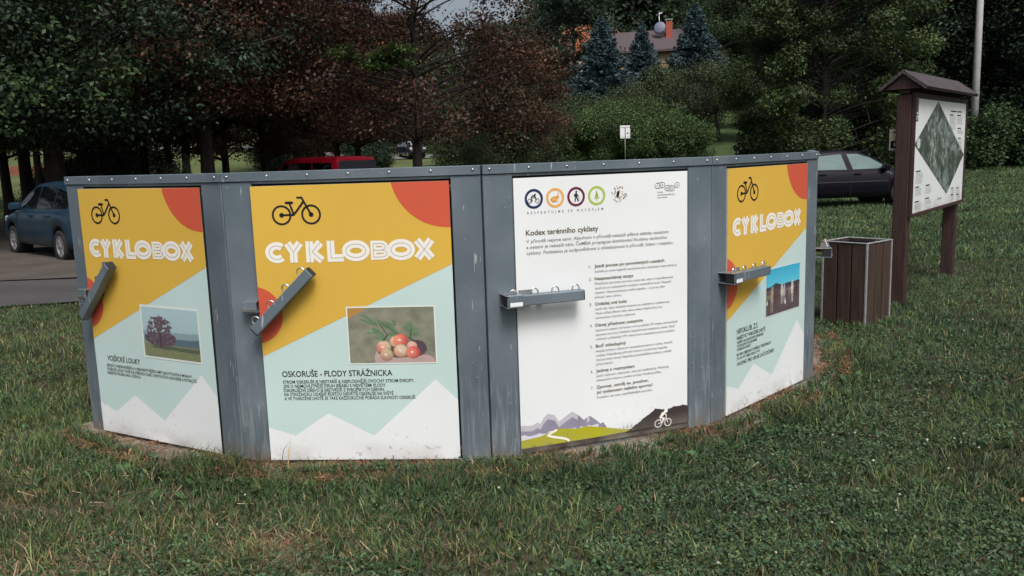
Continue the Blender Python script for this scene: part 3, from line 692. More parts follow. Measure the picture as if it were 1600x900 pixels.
def make_locker(k, label, ang, ajar, back=False):
    A, B = CORN[k], CORN[k + 1]; rz = math.atan2(B[1] - A[1], B[0] - A[0])
    t = empty('bike_locker', (A[0], A[1], 0), rz, label=label, cat='bike locker', group='grey steel bike lockers in an arc')
    frame_geo().build('frame', t); wedge_geo().build('side_panels', t)
    cap = MB(); cap.bbox(.002, W_ - .002, -.008, .05, 1.463, 1.508, MT['steel'], .002)
    cp_ = cap.build('top_rail', t)
    rv = MB().lathe([(0, -.0055), (.0035, -.0048), (.006, -.0025), (.0065, .001)], (0, 0, 0), (0, 1, 0), MT['zinc'], 10).build('rivet', cp_, (.036, -.008, 1.488))
    for i in range(1, 7): c = rv.copy(); COL.objects.link(c); c.parent = cp_; c.location = (.036 + i * .2045, -.008, 1.488)
    # door hinged on its right edge
    hx = DX0 + DW_
    dr = MB(); dr.box(0, DW_ - .001, 0, .024, 0, DH_, MT['edge']); dr.box(DW_ - .0012, DW_, .0003, .0237, .0003, DH_ - .0003, MT['steel_dark'])  # dark strip on the right edge paints the shade of the hinge gap
    d = dr.build('door', t)
    d.location = (DX0, -.004, DZ0)
    if ajar:                                                              # pivot about the right edge
        T = Matrix.Translation((hx, -.004, DZ0)) @ Matrix.Rotation(ajar, 4, 'Z') @ Matrix.Translation((-DW_, 0, 0)); d.matrix_local = T
    for zc in (1.395, .075):
        MB().lathe([(0, -.025), (.004, -.024), (.004, .024), (0, .025)], (DX0 + DW_ + .0042, .006, zc), (0, 0, 1), MT['steel_dark'], 10).build('hinge', t)
    if not back:
        if k == 2: codex_print(d)
        else:
            shape_print(d, BODY[k])
            if k == 0: photo_frame(d, .433, .479, .896, .776, img_tree(), 'printed picture of a purple tree in a meadow')
            if k == 1: photo_frame(d, .441, .501, .890, .797, img_fruit(), 'printed picture of a hand holding red fruit', .007)
            if k == 3: photo_frame(d, .455, .500, .905, .791, img_horses(), 'printed picture of horses and riders under a blue sky', .004)
    else:
        shape_print(d, [])
    # the lock bar
    px_, pz_ = (.275, .845) if not ang else (.278, .850)
    T = Matrix.Translation((px_, 0, pz_)) @ Matrix.Rotation(-ang, 4, 'Y')
    x0, x1 = (-.205, .215) if ang == 0 else (-.185, .245)
    lb = MB(); h = .026; yo, yi = -.098, -.046; SD = MT['steel']
    lb.bbox(x0 + .004, x1 - .004, yo, yi, -h, h, SD, .004, T)
    lb.bbox(x1 - .004, x1, yo + .001, yi - .001, -h + .001, h - .001, MT['rubber'], .0015, T); lb.bbox(x0, x0 + .004, yo + .001, yi - .001, -h + .001, h - .001, MT['rubber'], .0015, T)
    o = lb.build('lock_bar', t)
    for i in range(4): loop_geo(x0 + .045 + i * (x1 - x0 - .085) / 3, h, (yo + yi) / 2, T, MT['zinc']).build('padlock_loop', o)
    pv_ = MB(); pv_.lathe([(.016, .03), (.016, -.022), (.021, -.022), (.021, -.046)], (px_, -.02, pz_), (0, 1, 0), MT['rubber'], 14); pv_.build('pivot', o)
    br = MB(); Z = MT['steel']
    bx0, bx1 = DX0 - .078, DX0 - .004
    if ang:                                                              # empty bracket left standing on the stile
        br.bbox(bx0, bx1, -.048, .0, pz_ + .012, pz_ + .018, MT['zinc'], .001); br.bbox(bx0, bx1, -.052, -.046, pz_ - .034, pz_ + .018, Z, .001)
        br.bbox(bx0, bx1, -.050, -.001, pz_ - .040, pz_ - .034, Z, .001); br.bbox(bx0 + .002, bx1 - .004, -.0545, -.052, pz_ - .032, pz_ - .016, MT['zinc'], .0008)
    else:                                                                # bracket wrapped round the bar's end
        br.bbox(bx0 - .012, bx1 - .0, yo - .004, .0, pz_ + h + .001, pz_ + h + .005, MT['zinc'], .001)
        br.bbox(bx0 + .002, bx1, yo - .006, yo - .001, pz_ - h - .004, pz_ + h + .004, Z, .001)
        br.bbox(bx0 - .012, bx1 - .0, yo - .004, .0, pz_ - h - .005, pz_ - h - .001, Z, .001)
        br.bbox(bx0 + .005, bx1 - .003, yo - .0075, yo - .006, pz_ - .024, pz_ - .004, MT['white'], .0005)
        br.bbox(bx1, bx1 + .075, yi + .004, yi + .010, pz_ + .006, pz_ + .046, MT['zinc'], .002)
    br.build('bracket', t)
    return t
BODY = {
 0: [('VOJŠICKÉ LOUKY', .105, .431, .029, .285), ('JEDNO Z NEJKRÁSNĚJŠÍCH A NEJUNIKÁTNĚJŠÍCH MÍST JIHOVÝCHODNÍ MORAVY.', .093, .395, .0155, .713), ('VOJŠICKÉ LOUKY PLNÉ SOLITÉRNÍCH DUBŮ, KVETOUCÍCH ORCHIDEJÍ A PETRKLÍČŮ', .092, .372, .0155, .746), ('NAJDETE KOUSEK NAD LUČINOU', .092, .350, .0155, .288)],
 1: [('OSKORUŠE - PLODY STRÁŽNICKA', .092, .441, .030, .566), ('STROM OSKERUŠE JE NEJSTARŠÍ A NEJPLODNĚJŠÍ OVOCNÝ STROM EVROPY.', .092, .406, .0165, .676), ('JDE O NEJMOHUTNĚJŠÍ DRUH JEŘÁBU S NEJVĚTŠÍMI PLODY.', .093, .384, .0165, .530), ('OSKERUŠOVÉ DŘEVO JE NEJTVRDŠÍ Z EVROPSKÝCH DŘEVIN.', .093, .362, .0165, .522), ('NA STRÁŽNICKU ÚDAJNĚ ROSTOU NEJVĚTŠÍ OSKERUŠE NA SVĚTĚ', .094, .341, .0165, .565), ('A VE TVAROŽNÉ LHOTĚ SE TAKÉ KAŽDOROČNĚ POŘÁDÁ SLAVNOST OSKERUŠÍ.', .094, .319, .0165, .678)],
 3: [('HIPOKLUB, Z.S.', .113, .458, .030, .250), ('NABÍZÍ VE TVAROŽNÉ LHOTĚ', .114, .424, .021, .341), ('VYJÍŽĎKY NA KONÍCH PRO POKROČILÉ', .114, .400, .0145, .319), ('VÝCVIK JEZDCŮ NA JÍZDÁRNĚ', .114, .379, .0145, .240), ('VOŽENÍ NA KONÍCH', .114, .358, .0145, .162), ('NUTNO OBJEDNAT DOPŘEDU TELEFONICKY', .114, .327, .0165, .418), ('773 341 971 NEBO 602 627 341', .114, .303, .0165, .273), ('VHODNÉ I PRO ÚPLNÉ ZAČÁTEČNÍKY', .115, .269, .021, .460)],
}
make_locker(0, 'grey bike locker with a purple tree picture on its yellow and mint door', R_(46), R_(1.6))
make_locker(1, 'grey bike locker with a picture of red fruit in a hand on its door', R_(44), R_(1.2))
lk = make_locker(2, 'grey bike locker with a white door full of numbered cycling rules', 0, 0)
vc = MB(); vc.lathe([(.055, 0), (.05, .006), (.022, .018), (0, .022)], (.955, .32, 1.478), (0, 0, 1), mat('white_cap', (.85, .85, .82), .5), 20); vc.build('white_roof_bump', lk)  # small white bump of unidentified kind, added on the locker roof
make_locker(3, 'grey bike locker with a picture of horses under blue sky on its door', 0, 0)
make_locker(4, 'grey bike locker seen edge-on, only its lock bar sticking out beside the wooden bin', 0, 0, back=True)

# ------------------------------------------------------------------ litter bin
MT['bin_wood'] = mat('stained_boards', (.050, .028, .021), .6, 0, 5, .45, .5, 40, (6, 6, .5))
MT['frame_metal'] = mat('galvanised_frame', (.50, .51, .52), .4, .6, 12, .25)
MT['liner'] = mat('bin_liner', (.02, .02, .022), .6, .3, 10, .3)
def make_bin():
    phi = math.atan2(.262, .328)                                       # right edge direction of the near-right face
    t = empty('litter_bin', (2.98, 7.06, 0), phi, label='square litter bin of dark brown boards with a pale metal frame on the grass', cat='litter bin')
    w, h, gq = .42, .742, .018
    zb = float(terrain(3.0, 7.3)) - .01
    t.location.z = zb; h = .722 - zb
    for (ax, sx) in ((0, 0), (1, 0), (2, 0), (3, 0)):
        T = Matrix.Translation((w / 2, w / 2, 0)) @ Matrix.Rotation(ax * math.pi / 2, 4, 'Z') @ Matrix.Translation((-w / 2, -w / 2, 0))
        for i in range(3):
            bw = (w - 2 * gq - .034) / 3
            x0 = gq + .005 + i * (bw + .012)
            MB().bbox(x0, x0 + bw, .004 + .002 * (i % 2), .024, .02, h - .012, MT['bin_wood'], .003, T).build('board', t)
        MB().bbox(0, .018, 0, .018, .0, h - .008, MT['frame_metal'], .0025, T).build('corner_post', t)
    rim = MB()
    for ax in range(4):
        T = Matrix.Translation((w / 2, w / 2, 0)) @ Matrix.Rotation(ax * math.pi / 2, 4, 'Z') @ Matrix.Translation((-w / 2, -w / 2, 0))
        rim.bbox(-.002, w - .02, -.002, .026, h - .0075, h, MT['frame_metal'], .002, T)
    rim.build('rim', t)
    ln = MB()
    for ax in range(4):
        T = Matrix.Translation((w / 2, w / 2, 0)) @ Matrix.Rotation(ax * math.pi / 2, 4, 'Z') @ Matrix.Translation((-w / 2, -w / 2, 0))
        ln.box(.034, w - .034, .030, .033, .06, h - .03, MT['liner'], T)
    ln.box(.036, w - .036, .036, w - .036, .058, .062, MT['liner']); ln.build('liner', t)
make_bin()

# ------------------------------------------------------------------ roofed map board
MT['board_wood'] = mat('red_brown_timber', (.038, .015, .012), .65, 0, 4, .4, .5, 30, (5, 5, .6))
MT['roof_felt'] = mat('board_roof_planks', (.050, .038, .042), .75, 0, 6, .35, .6, 40)
def make_board():
    PL, PR = Vector((3.70, 8.04)), Vector((5.01, 9.68)); d = (PR - PL); L = d.length; rz = math.atan2(d.y, d.x)
    t = empty('map_board', (PL.x, PL.y, 0), rz, label='tall brown timber board with a small roof and a diamond shaped map', cat='notice board')
    W = MT['board_wood']
    for x, nm in ((0.0, 0), (L - .0, 1)):
        MB().bbox(x - .055, x + .055, -.065, .065, float(terrain(*(PL + d * (x / L)))) - .08, 1.98 + (.03 if nm else 0), W, .008).build('post', t)
    # local -Y faces right of the board as seen from the camera's side
    b = MB(); zb0, zb1 = .875, 1.955
    XA, XB = -.045, L + .13
    b.bbox(XA, XB, -.105, -.066, zb0 - .03, zb0 + .005, W, .004); b.bbox(XA, XB, -.105, -.066, zb1 - .01, zb1 + .04, W, .004)
    b.bbox(XB - .025, XB, -.107, -.068, zb0 - .03, zb1 + .03, W, .003); b.bbox(XA, XA + .022, -.104, -.068, zb0, zb1, W, .003)
    b.bbox(XA + .01, XB - .01, -.082, -.067, zb0, zb1, W, .003)
    b.build('board_frame', t)
    x0, x1, z0, z1 = XA + .024, XB - .027, zb0 + .004, zb1 - .010; pw, ph = x1 - x0, z1 - z0
    pn = MB(); pn.box(0, pw, 0, .008, 0, ph, MT['white']); panel = pn.build('map_panel', t, (x0, -.0925, z0))
    # the satellite map: a diamond printed from procedural colours
    q = Print(); D = [(.40, .985), (.99, .475), (.645, .105), (.012, .60)]
    D = [(a * pw, c * ph) for a, c in D]
    n = 90; U, V_ = np.meshgrid(np.linspace(0, 1, n + 1), np.linspace(0, 1, n + 1))
    P0, P1, P2, P3 = [np.array(p) for p in D]
    XY = (P0[None, None] * ((1 - U) * (1 - V_))[..., None] + P1 * (U * (1 - V_))[..., None] + P2 * (U * V_)[..., None] + P3 * ((1 - U) * V_)[..., None])
    Vv = np.c_[XY[..., 0].ravel(), np.full((n + 1) ** 2, -.0016), XY[..., 1].ravel()]
    ii = np.arange((n + 1) ** 2).reshape(n + 1, n + 1)
    Ff = np.stack([ii[:-1, :-1], ii[1:, :-1], ii[1:, 1:], ii[:-1, 1:]], -1).reshape(-1, 4)
    xx, zz = Vv[:, 0], Vv[:, 2]
    f1 = fbm(xx * 9, zz * 9, 1, 1, 4)[:, None]; f2 = fbm(xx * 34, zz * 30, 1, 4, 4)[:, None]; f3 = fbm(xx * 5, zz * 5, 1, 8)[:, None]
    cc = np.array([.26, .31, .29]) * (.06 + 2.4 * f2 ** 2.6) + np.array([.10, .11, .12]) * np.clip(f1 - .45, 0, 1) * 2.2
    dark = np.clip((f3 - .52) * 7, 0, 1); cc = cc * (1 - dark * .7) + np.array([.02, .032, .026]) * dark * .7
    lake = (ell(xx / pw, 1 - zz / ph, .075, .39, .03, .045) < 1)[:, None]; cc = np.where(lake, np.array([.6, .63, .64]), cc)
    np_mesh('satellite_map', Vv, Ff, cc, MT['pic'], panel)
    q.stroke(D, .012, MT['ink'], 0, True)
    q.rect(.035, ph * .80, .115, ph * .995, MT['umber'], 1)
    for zz_, w_ in ((.865, .05), (.835, .062), (.815, .03)): q.rect(.05, ph * zz_, .05 + w_, ph * (zz_ + .013), MT['white'], 2)
    def para(x, z, w, nn, dz=.012, hd=True):
        if hd: q.rect(x, z, x + w * .6, z + .012, MT['ink'], 1)
        for k in range(nn): q.rect(x, z - .014 - dz * k, x + w * (.75 + .25 * random.random()), z - .0115 - dz * k, MT['ink_grey'], 1)
    q.rect(pw * .66, ph * .905, pw * .78, ph * .918, MT['ink'], 1); q.rect(pw * .81, ph * .905, pw * .90, ph * .918, MT['ink'], 1)
    for (a, c, w_, k_) in ((.64, .87, .14, 12), (.80, .87, .15, 7), (.82, .74, .14, 4), (.84, .64, .12, 12), (.05, .36, .13, 9), (.05, .22, .11, 6), (.23, .22, .12, 6), (.05, .09, .12, 5), (.23, .10, .12, 4), (.74, .14, .09, 6), (.86, .13, .10, 6), (.74, .07, .09, 4), (.86, .06, .10, 4)):
        para(a * pw, c * ph, w_ * pw, k_)
    q.disc(.475 * pw, .075 * ph, .015, MT['ink'], 1, 12); q.rect(.50 * pw, .068 * ph, .50 * pw + .08, .068 * ph + .014, MT['ink_grey'], 2)
    q.build('map_lettering', panel)
    # little gable roof
    zr, ze, hw, o0, o1 = 2.165, 2.015, .195, -.13, L + .12
    r = MB(); th = .030
    for s in (-1, 1):
        a = Vector((0, 0, zr)); e = Vector((0, s * hw, ze)); nrm = Vector((0, s * (zr - ze), hw)).normalized() * th
        if s > 0: nrm = Vector((0, abs(zr - ze), hw)).normalized() * th
        vs = []
        for x in (o0, o1):
            vs += [Vector((x, 0, zr)), Vector((x, s * hw, ze)), Vector((x, s * hw, ze)) + nrm, Vector((x, 0, zr + th * 1.12))]
        fs = [(0, 1, 2, 3), (7, 6, 5, 4), (1, 5, 6, 2), (3, 2, 6, 7), (0, 4, 5, 1), (4, 0, 3, 7)]
        if s > 0: fs = [tuple(reversed(f)) for f in fs]
        r.add(vs, fs, MT['roof_felt'])
    rf = r.build('roof', t)
    for x in (o0 + .03, o1 - .055):
        gb = MB(); gb.add([(x, -hw + .04, ze + .012), (x, hw - .04, ze + .012), (x, 0, zr - .012), (x + .022, -hw + .04, ze + .012), (x + .022, hw - .04, ze + .012), (x + .022, 0, zr - .012)], [(0, 2, 1), (3, 4, 5), (0, 1, 4, 3), (1, 2, 5, 4), (2, 0, 3, 5)], W); gb.build('gable_board', rf)
    bm_ = MB(); bm_.bbox(o0 + .06, o1 - .06, -.045, .045, 1.985, 2.045, W, .005)
    bm_.build('ridge_beam', t)
make_board()
# small pale route sign fixed behind the board's near post
sg = MB(); sg.bbox(-.06, .06, -.004, .004, 0, .20, mat('sign_cream', (.80, .74, .56), .5), .002)
so_ = empty('route_sign', (0, 0, 0), 0, label='small cream sign sticking out from behind the near post of the map board', cat='sign')
P_ = at(1399, 235, 8.18); so_.location = P_
sg.build('plate', so_); q = Print(-.0046); q.rect(-.05, .02, .05, .09, MT['ink'], 0); q.stroke([(-.03, .17), (.03, .17), (.0, .12)], .012, MT['ink'], 0); q.rect(-.02, .04, .02, .07, MT['white'], 2); q.build('lettering', so_)

# ------------------------------------------------------------------ cars
def paint(name, col, rough=.25): return mat(name, col, rough, .05, 3, .06, coat=.08, spec=.22)
MT['glass'] = mat('car_glass', (.004, .005, .006), .06, 0, spec=.5)
MT['glass_pale'] = mat('car_glass_painted_reflection', (.07, .13, .125), .06, .0, 1.2, .35, spec=1.0, stretch=(1, 1, 4))  # pale mottled reflection painted into the base colour of the glass
MT['alloy'] = mat('alloy', (.50, .50, .52), .3, .8)
MT['lamp_glass'] = mat('lamp_glass', (.6, .62, .64), .1, .2); MT['lamp_red'] = mat('lamp_red', (.30, .012, .01), .15)
MT['chrome'] = mat('chrome', (.6, .62, .64), .12, 1.0)
def build_car(label, paintm, S, glass=None, group=None, name='parked_car', cat='car'):
    glass = glass or MT['glass']; L, Wd, r = S['L'], S['W'], S['r']; hw = Wd / 2
    t = empty(name, label=label, cat=cat, group=group)
    I = lambda pts, x: float(np.interp(x, [p[0] for p in pts], [p[1] for p in pts]))
    ar = r + .055
    xs = list(np.linspace(-L / 2, L / 2, 61))
    for xc in S['ax']: xs += [xc + ar * c for c in (-1, -.97, -.88, -.72, -.5, -.25, 0, .25, .5, .72, .88, .97, 1)]
    xs = sorted(set(round(x, 4) for x in xs))
    def wid(x):
        e = 1 - abs(x) / (L / 2); return hw * (1 - .22 * (1 - min(1, e / .16)) ** 2.2)
    def belt(x): return I(S['belt'], x)
    def low(x):
        z = I(S['low'], x)
        for xc in S['ax']:
            if abs(x - xc) < ar: z = max(z, r + math.sqrt(max(0, ar * ar - (x - xc) ** 2)))
        return z
    mb = MB(); rings = []
    for x in xs:
        w = wid(x); zl = low(x); zb = belt(x); zl = min(zl, zb - .1); h = zb - zl
        half = [(0, zl), (w * .80, zl), (w * .965, zl + .02), (w * .995, zl + .25 * h), (w, zl + .5 * h), (w * .985, zl + .72 * h), (w * .955, zb - .07 * min(1, h)), (w * .93, zb - .015), (w * .84, zb + .012), (w * .4, zb + .03), (0, zb + .035)]
        rings.append([(x, -a, b) for a, b in half] + [(x, a, b) for a, b in half[-2:0:-1]])
    n = len(rings[0]); vs = [p for rg in rings for p in rg]; fs = []
    for i in range(len(rings) - 1):
        for k in range(n): fs.append((i * n + k, (i + 1) * n + k, (i + 1) * n + (k + 1) % n, i * n + (k + 1) % n))
    fs.append(tuple(range(n))); fs.append(tuple(range(len(rings) * n - 1, (len(rings) - 1) * n - 1, -1)))
    mb.add(vs, fs, paintm, True)
    # greenhouse
    G = S['roof']; g0, g1 = G[0][0], G[-1][0]
    gx = sorted(set(list(np.linspace(g0, g1, 30)) + [p[0] for p in G])); rr = []
    def rw(x): return S['rw'] * hw * (1 - .05 * (abs(x - (g0 + g1) / 2) / ((g1 - g0) / 2)) ** 3)
    for x in gx:
        zr = max(I(G, x), belt(x) + .03); zb = belt(x) - .02; bw = wid(x) * .925; k = (zr - zb) / (S['H'] - zb); tw = bw + (rw(x) - bw) * min(1, k)
        half = [(bw, zb), (tw + (bw - tw) * .5, zb + (zr - .05 - zb) * .5), (tw, max(zr - .055, zb + .004)), (tw * .95, zr - .018), (tw * .8, zr - .001), (tw * .4, zr + .012), (0, zr + .015)]
        rr.append([(x, -a, b) for a, b in half] + [(x, a, b) for a, b in half[-2::-1]])
    n = len(rr[0]); vs = [p for rg in rr for p in rg]; fs = []
    for i in range(len(rr) - 1):
        for k in range(n - 1): fs.append((i * n + k, (i + 1) * n + k, (i + 1) * n + k + 1, i * n + k + 1))
    fs.append(tuple(range(n))); fs.append(tuple(range(len(rr) * n - 1, (len(rr) - 1) * n - 1, -1)))
    mb.add(vs, fs, paintm, True)
    for s in (-1, 1):                                                     # dark wheel wells
        for xc in S['ax']: mb.lathe([(ar - .004, -.26), (ar - .004, .0)], (xc, s * (hw - .03), r), (0, s, 0), MT['black'], 28)
        for xc in S['ax']: mb.lathe([(0, -.26), (ar, -.26)], (xc, s * (hw - .03), r), (0, s, 0), MT['black'], 28)
    body = mb.build('body', t)
    def ys(x, z, off=.007):
        zb = belt(x) - .02; zr = max(I(G, x), belt(x) + .03); bw = wid(x) * .925; tw = rw(x); k = (S['H'] - zb)
        kk = min(1, (zr - zb) / k); tw = bw + (tw - bw) * kk
        return bw + (tw - bw) * max(0, min(1, (z - zb) / max(.01, zr - .055 - zb))) + off
    for s in (-1, 1):
        for P in S['win']:
            m2 = MB(); pts = []
            for i in range(len(P)):
                a, b = P[i], P[(i + 1) % len(P)]
                for q_ in range(4): f = q_ / 4; pts.append((a[0] * (1 - f) + b[0] * f, a[1] * (1 - f) + b[1] * f))
            c = (sum(p[0] for p in pts) / len(pts), sum(p[1] for p in pts) / len(pts))
            V3 = [(x, s * ys(x, z), z) for x, z in pts] + [(c[0], s * ys(*c), c[1])]; k = len(pts)
            m2.add(V3, [((i + 1) % k, i, k) if s > 0 else (i, (i + 1) % k, k) for i in range(k)], glass, False); m2.build('side_window', t)
        for X, z0, z1 in S['seams']:                                    # door shut lines
            m3 = MB(); zz = np.linspace(z0, z1, 7); V3 = []
            for z in zz:
                f = (z - low(X)) / (belt(X) - low(X)); w = wid(X) * float(np.interp(f, [0, .02, .25, .5, .72, .93, 1], [.80, .965, .995, 1, .985, .955, .93])) + .003
                V3 += [(X - .004, s * w, z), (X + .004, s * w, z)]
            m3.add(V3, [(2 * i, 2 * i + 1, 2 * i + 3, 2 * i + 2) for i in range(6)], MT['black']); m3.build('door_seam', t)
        for X, z in S['handles']:
            MB().bbox(X - .09, X + .09, s * (wid(X) * .985) - .02, s * (wid(X) * .985) + .02, z - .018, z + .018, S.get('hm', paintm), .008).build('door_handle', t)
        if S.get('strip'):
            a, b, z = S['strip']; m4 = MB(); m4.bbox(a, b, s * hw - .012, s * hw + .012, z - .014, z + .014, S.get('sm', MT['chrome']), .004); m4.build('side_strip', t)
        mx_, mz = S['mirror']; w = ys(mx_, mz, 0)
        m5 = MB(); m5.bbox(mx_ - .07, mx_ + .09, min(s * w, s * (w + .22)), max(s * w, s * (w + .22)), mz - .02, mz + .14, S.get('mm', paintm), .035); m5.build('mirror', t)
        hx, hz0, hz1 = S['head']; 
        m6 = MB(); m6.bbox(hx - .18, hx + .02, min(s * hw * .60, s * hw * .93), max(s * hw * .60, s * hw * .93), hz0, hz1, MT['lamp_glass'], .03); m6.build('headlight', t)
        tx, tz0, tz1 = S['tail']
        m7 = MB(); m7.bbox(tx - .015, tx + .10, min(s * hw * .76, s * hw * .93), max(s * hw * .76, s * hw * .93), tz0, tz1, MT['lamp_red'], .02); m7.build('tail_light', t)
        for xc in S['ax']:
            yc = s * (hw - .115)
            ty = MB(); ty.lathe([(r * .62, -.09), (r * .90, -.105), (r * .985, -.085), (r, 0), (r * .985, .085), (r * .90, .105), (r * .66, .09)], (0, 0, 0), (0, s, 0), MT['rubber'], 32)
            wh = ty.build('wheel', t, (xc, yc, r))
            rm = MB(); rm.lathe([(r * .68, .075), (r * .66, .092), (r * .60, .088), (r * .58, .02), (0, .01)], (0, 0, 0), (0, s, 0), MT['alloy'], 28)
            rm.lathe([(r * .56, .022), (r * .20, .022)], (0, 0, 0), (0, s, 0), MT['black'], 20)
            for k in range(7):
                a = 2 * math.pi * k / 7; T = Matrix.Rotation(a, 4, 'Y')
                rm.bbox(-.028, .028, min(s * .03, s * .082), max(s * .03, s * .082), 0, r * .62, MT['alloy'], .008, T)
            rm.lathe([(r * .19, .05), (r * .17, .088), (0, .09)], (0, 0, 0), (0, s, 0), MT['alloy'], 14)
            rm.build('rim', wh)
    for nm, quads in S.get('screens', []):                              # windscreen and rear window following the roof line
        xa, xb, f = quads; m8 = MB(); V3 = []; N = 9
        for i in range(N):
            x = xa + (xb - xa) * i / (N - 1); zr = I(G, x); zb = belt(x) - .02; bw = wid(x) * .925; k = min(1, (zr - zb) / (S['H'] - zb)); tw = bw + (rw(x) - bw) * k
            for j in range(7): V3.append((x + (.006 if x > 0 else -.006), tw * f * (j / 3 - 1), zr + .024 - .012 * abs(j / 3 - 1)))
        m8.add(V3, [(i * 7 + j, i * 7 + j + 1, (i + 1) * 7 + j + 1, (i + 1) * 7 + j) for i in range(N - 1) for j in range(6)], S.get('scr', MT['glass']), True); m8.build(nm, t)
    for nm, x, hw0, hw1, z0, z1, dx in S.get('rear', []):
        m9 = MB(); nr = 12; out = [(-hw0, z0), (hw0, z0), (hw1, z1), (-hw1, z1)]; P = []
        for i in range(4):                                            # rounded corners
            a, b, c = Vector(out[i - 1]), Vector(out[i]), Vector(out[(i + 1) % 4]); d1 = (a - b).normalized() * .07; d2 = (c - b).normalized() * .07
            for k in range(5):
                f = k / 4; P.append((b + d1) * (1 - f) ** 2 + b * 2 * f * (1 - f) + (b + d2) * f * f)
        V3 = [(x + dx * (p.y - z0) / (z1 - z0), -p.x, p.y) for p in P]; m9.add(V3, [tuple(range(len(P)))], S.get('scr', MT['glass'])); m9.build(nm, t)
    return t
def place(t, cx, cy, heading, z=None):
    t.location = (cx, cy, float(terrain(cx, cy)) + .05 if z is None else z); t.rotation_euler = (0, 0, heading)

mpv = dict(L=4.05, W=1.70, H=1.50, r=.305, rw=.70, ax=(-1.30, 1.38), low=[(-2.03, .42), (-1.9, .26), (1.85, .24), (2.03, .40)],
    belt=[(-2.03, .70), (-1.98, .92), (-1.5, .97), (.9, .93), (1.25, .90), (1.75, .78), (1.95, .66), (2.03, .56)],
    roof=[(-1.98, .98), (-1.86, 1.22), (-1.68, 1.40), (-1.2, 1.47), (-.3, 1.50), (.2, 1.47), (.7, 1.30), (1.32, .93)],
    win=[[(-.98, 1.0), (-1.62, 1.02), (-1.72, 1.10), (-1.55, 1.30), (-1.0, 1.38)], [(-.93, 1.0), (-.93, 1.385), (-.12, 1.415), (-.08, .985)], [(-.02, .985), (-.05, 1.415), (.18, 1.40), (.62, 1.23), (1.05, .99)]],
    seams=[(-.95, .30, .95), (-.03, .28, .94), (1.0, .40, .92)], handles=[(-.72, .86), (.16, .85)], mirror=(.86, .96), head=(1.90, .60, .80), tail=(-2.0, .80, 1.10),
    screens=[('windscreen', (.34, 1.24, .86)), ('rear_window', (-1.95, -1.72, .80))])
c1 = build_car('metallic blue compact car parked on the dirt at the left edge', paint('blue_paint', (.014, .034, .058)), mpv); hdg = math.atan2(.69, -.72)
place(c1, -8.80, 17.40, hdg); c1.location.z -= .05
est = dict(L=4.60, W=1.76, H=1.47, r=.31, rw=.72, ax=(-1.32, 1.36), low=[(-2.3, .42), (-2.15, .26), (2.1, .24), (2.3, .40)],
    belt=[(-2.3, .72), (-2.24, .92), (-1.6, .96), (.7, .94), (1.1, .91), (1.9, .74), (2.2, .62), (2.3, .52)],
    roof=[(-2.24, .97), (-2.0, 1.28), (-1.85, 1.38), (-1.0, 1.44), (-.2, 1.47), (.25, 1.44), (.7, 1.24), (1.25, .92)],
    win=[[(-1.02, .985), (-1.86, 1.00), (-1.80, 1.20), (-1.03, 1.31)], [(-.94, .985), (-.98, 1.325), (-.24, 1.37), (-.13, .975)], [(.03, .975), (-.09, 1.37), (.20, 1.365), (.52, 1.26), (1.0, .985)]],
    seams=[(-.97, .30, .95), (-.05, .28, .95), (.98, .40, .92)], handles=[(-.80, .865), (.13, .86)], mirror=(.86, .95), head=(2.15, .54, .70), tail=(-2.26, .74, 1.00), strip=(-.95, .93, .66), sm=MT['steel_dark'],
    screens=[('windscreen', (.34, 1.16, .86)), ('rear_window', (-2.2, -1.9, .82))])
c2 = build_car('black estate car parked on the grass between the lockers and the map board', paint('black_paint', (.006, .005, .010), .18), est, MT['glass_pale'])
hd2 = math.atan2(.10, .995); P_ = at(1326, 300, 21.9); place(c2, P_.x + .02, 21.9 + .88, hd2); c2.location.z -= .06
van = dict(L=4.75, W=1.84, H=1.94, r=.33, rw=.84, ax=(-1.35, 1.55), low=[(-2.37, .45), (-2.3, .30), (2.2, .28), (2.37, .42)],
    belt=[(-2.37, 1.05), (-2.33, 1.12), (1.3, 1.10), (1.7, 1.02), (2.25, .86), (2.37, .72)],
    roof=[(-2.36, 1.12), (-2.335, 1.80), (-2.22, 1.91), (-1.5, 1.94), (.4, 1.93), (.85, 1.86), (1.15, 1.66), (1.8, 1.06)],
    win=[[(-2.05, 1.24), (-2.05, 1.74), (-.98, 1.76), (-.98, 1.24)], [(-.88, 1.24), (-.88, 1.76), (.28, 1.76), (.28, 1.24)], [(.38, 1.20), (.38, 1.75), (.78, 1.74), (1.22, 1.42), (1.36, 1.18)]],
    seams=[(.33, .34, 1.1), (-.93, .34, 1.1)], handles=[(.5, 1.0)], mirror=(1.28, 1.18), head=(2.25, .66, .84), tail=(-2.36, .82, 1.22),
    screens=[('windscreen', (1.14, 1.72, .88))], rear=[('rear_window', -2.376, .76, .70, 1.24, 1.80, .012)], scr=mat('van_glass', (.045, .05, .075), .12, spec=.8))
c3 = build_car('red van parked behind the lockers with its tail towards the viewer', paint('red_paint', (.62, .015, .040), .35), van, name='parked_van', cat='van')
hd3 = math.atan2(.71, -.70); rc = at(521, 260, 27.0); hv = Vector((math.cos(hd3), math.sin(hd3))); lv = Vector((-hv.y, hv.x))
pc = Vector((rc.x, rc.y)) + hv * 2.37 - lv * .92; place(c3, pc.x, pc.y, hd3, z=CAM_H + at(522, 246.5, 27).z - CAM_H - 1.90)
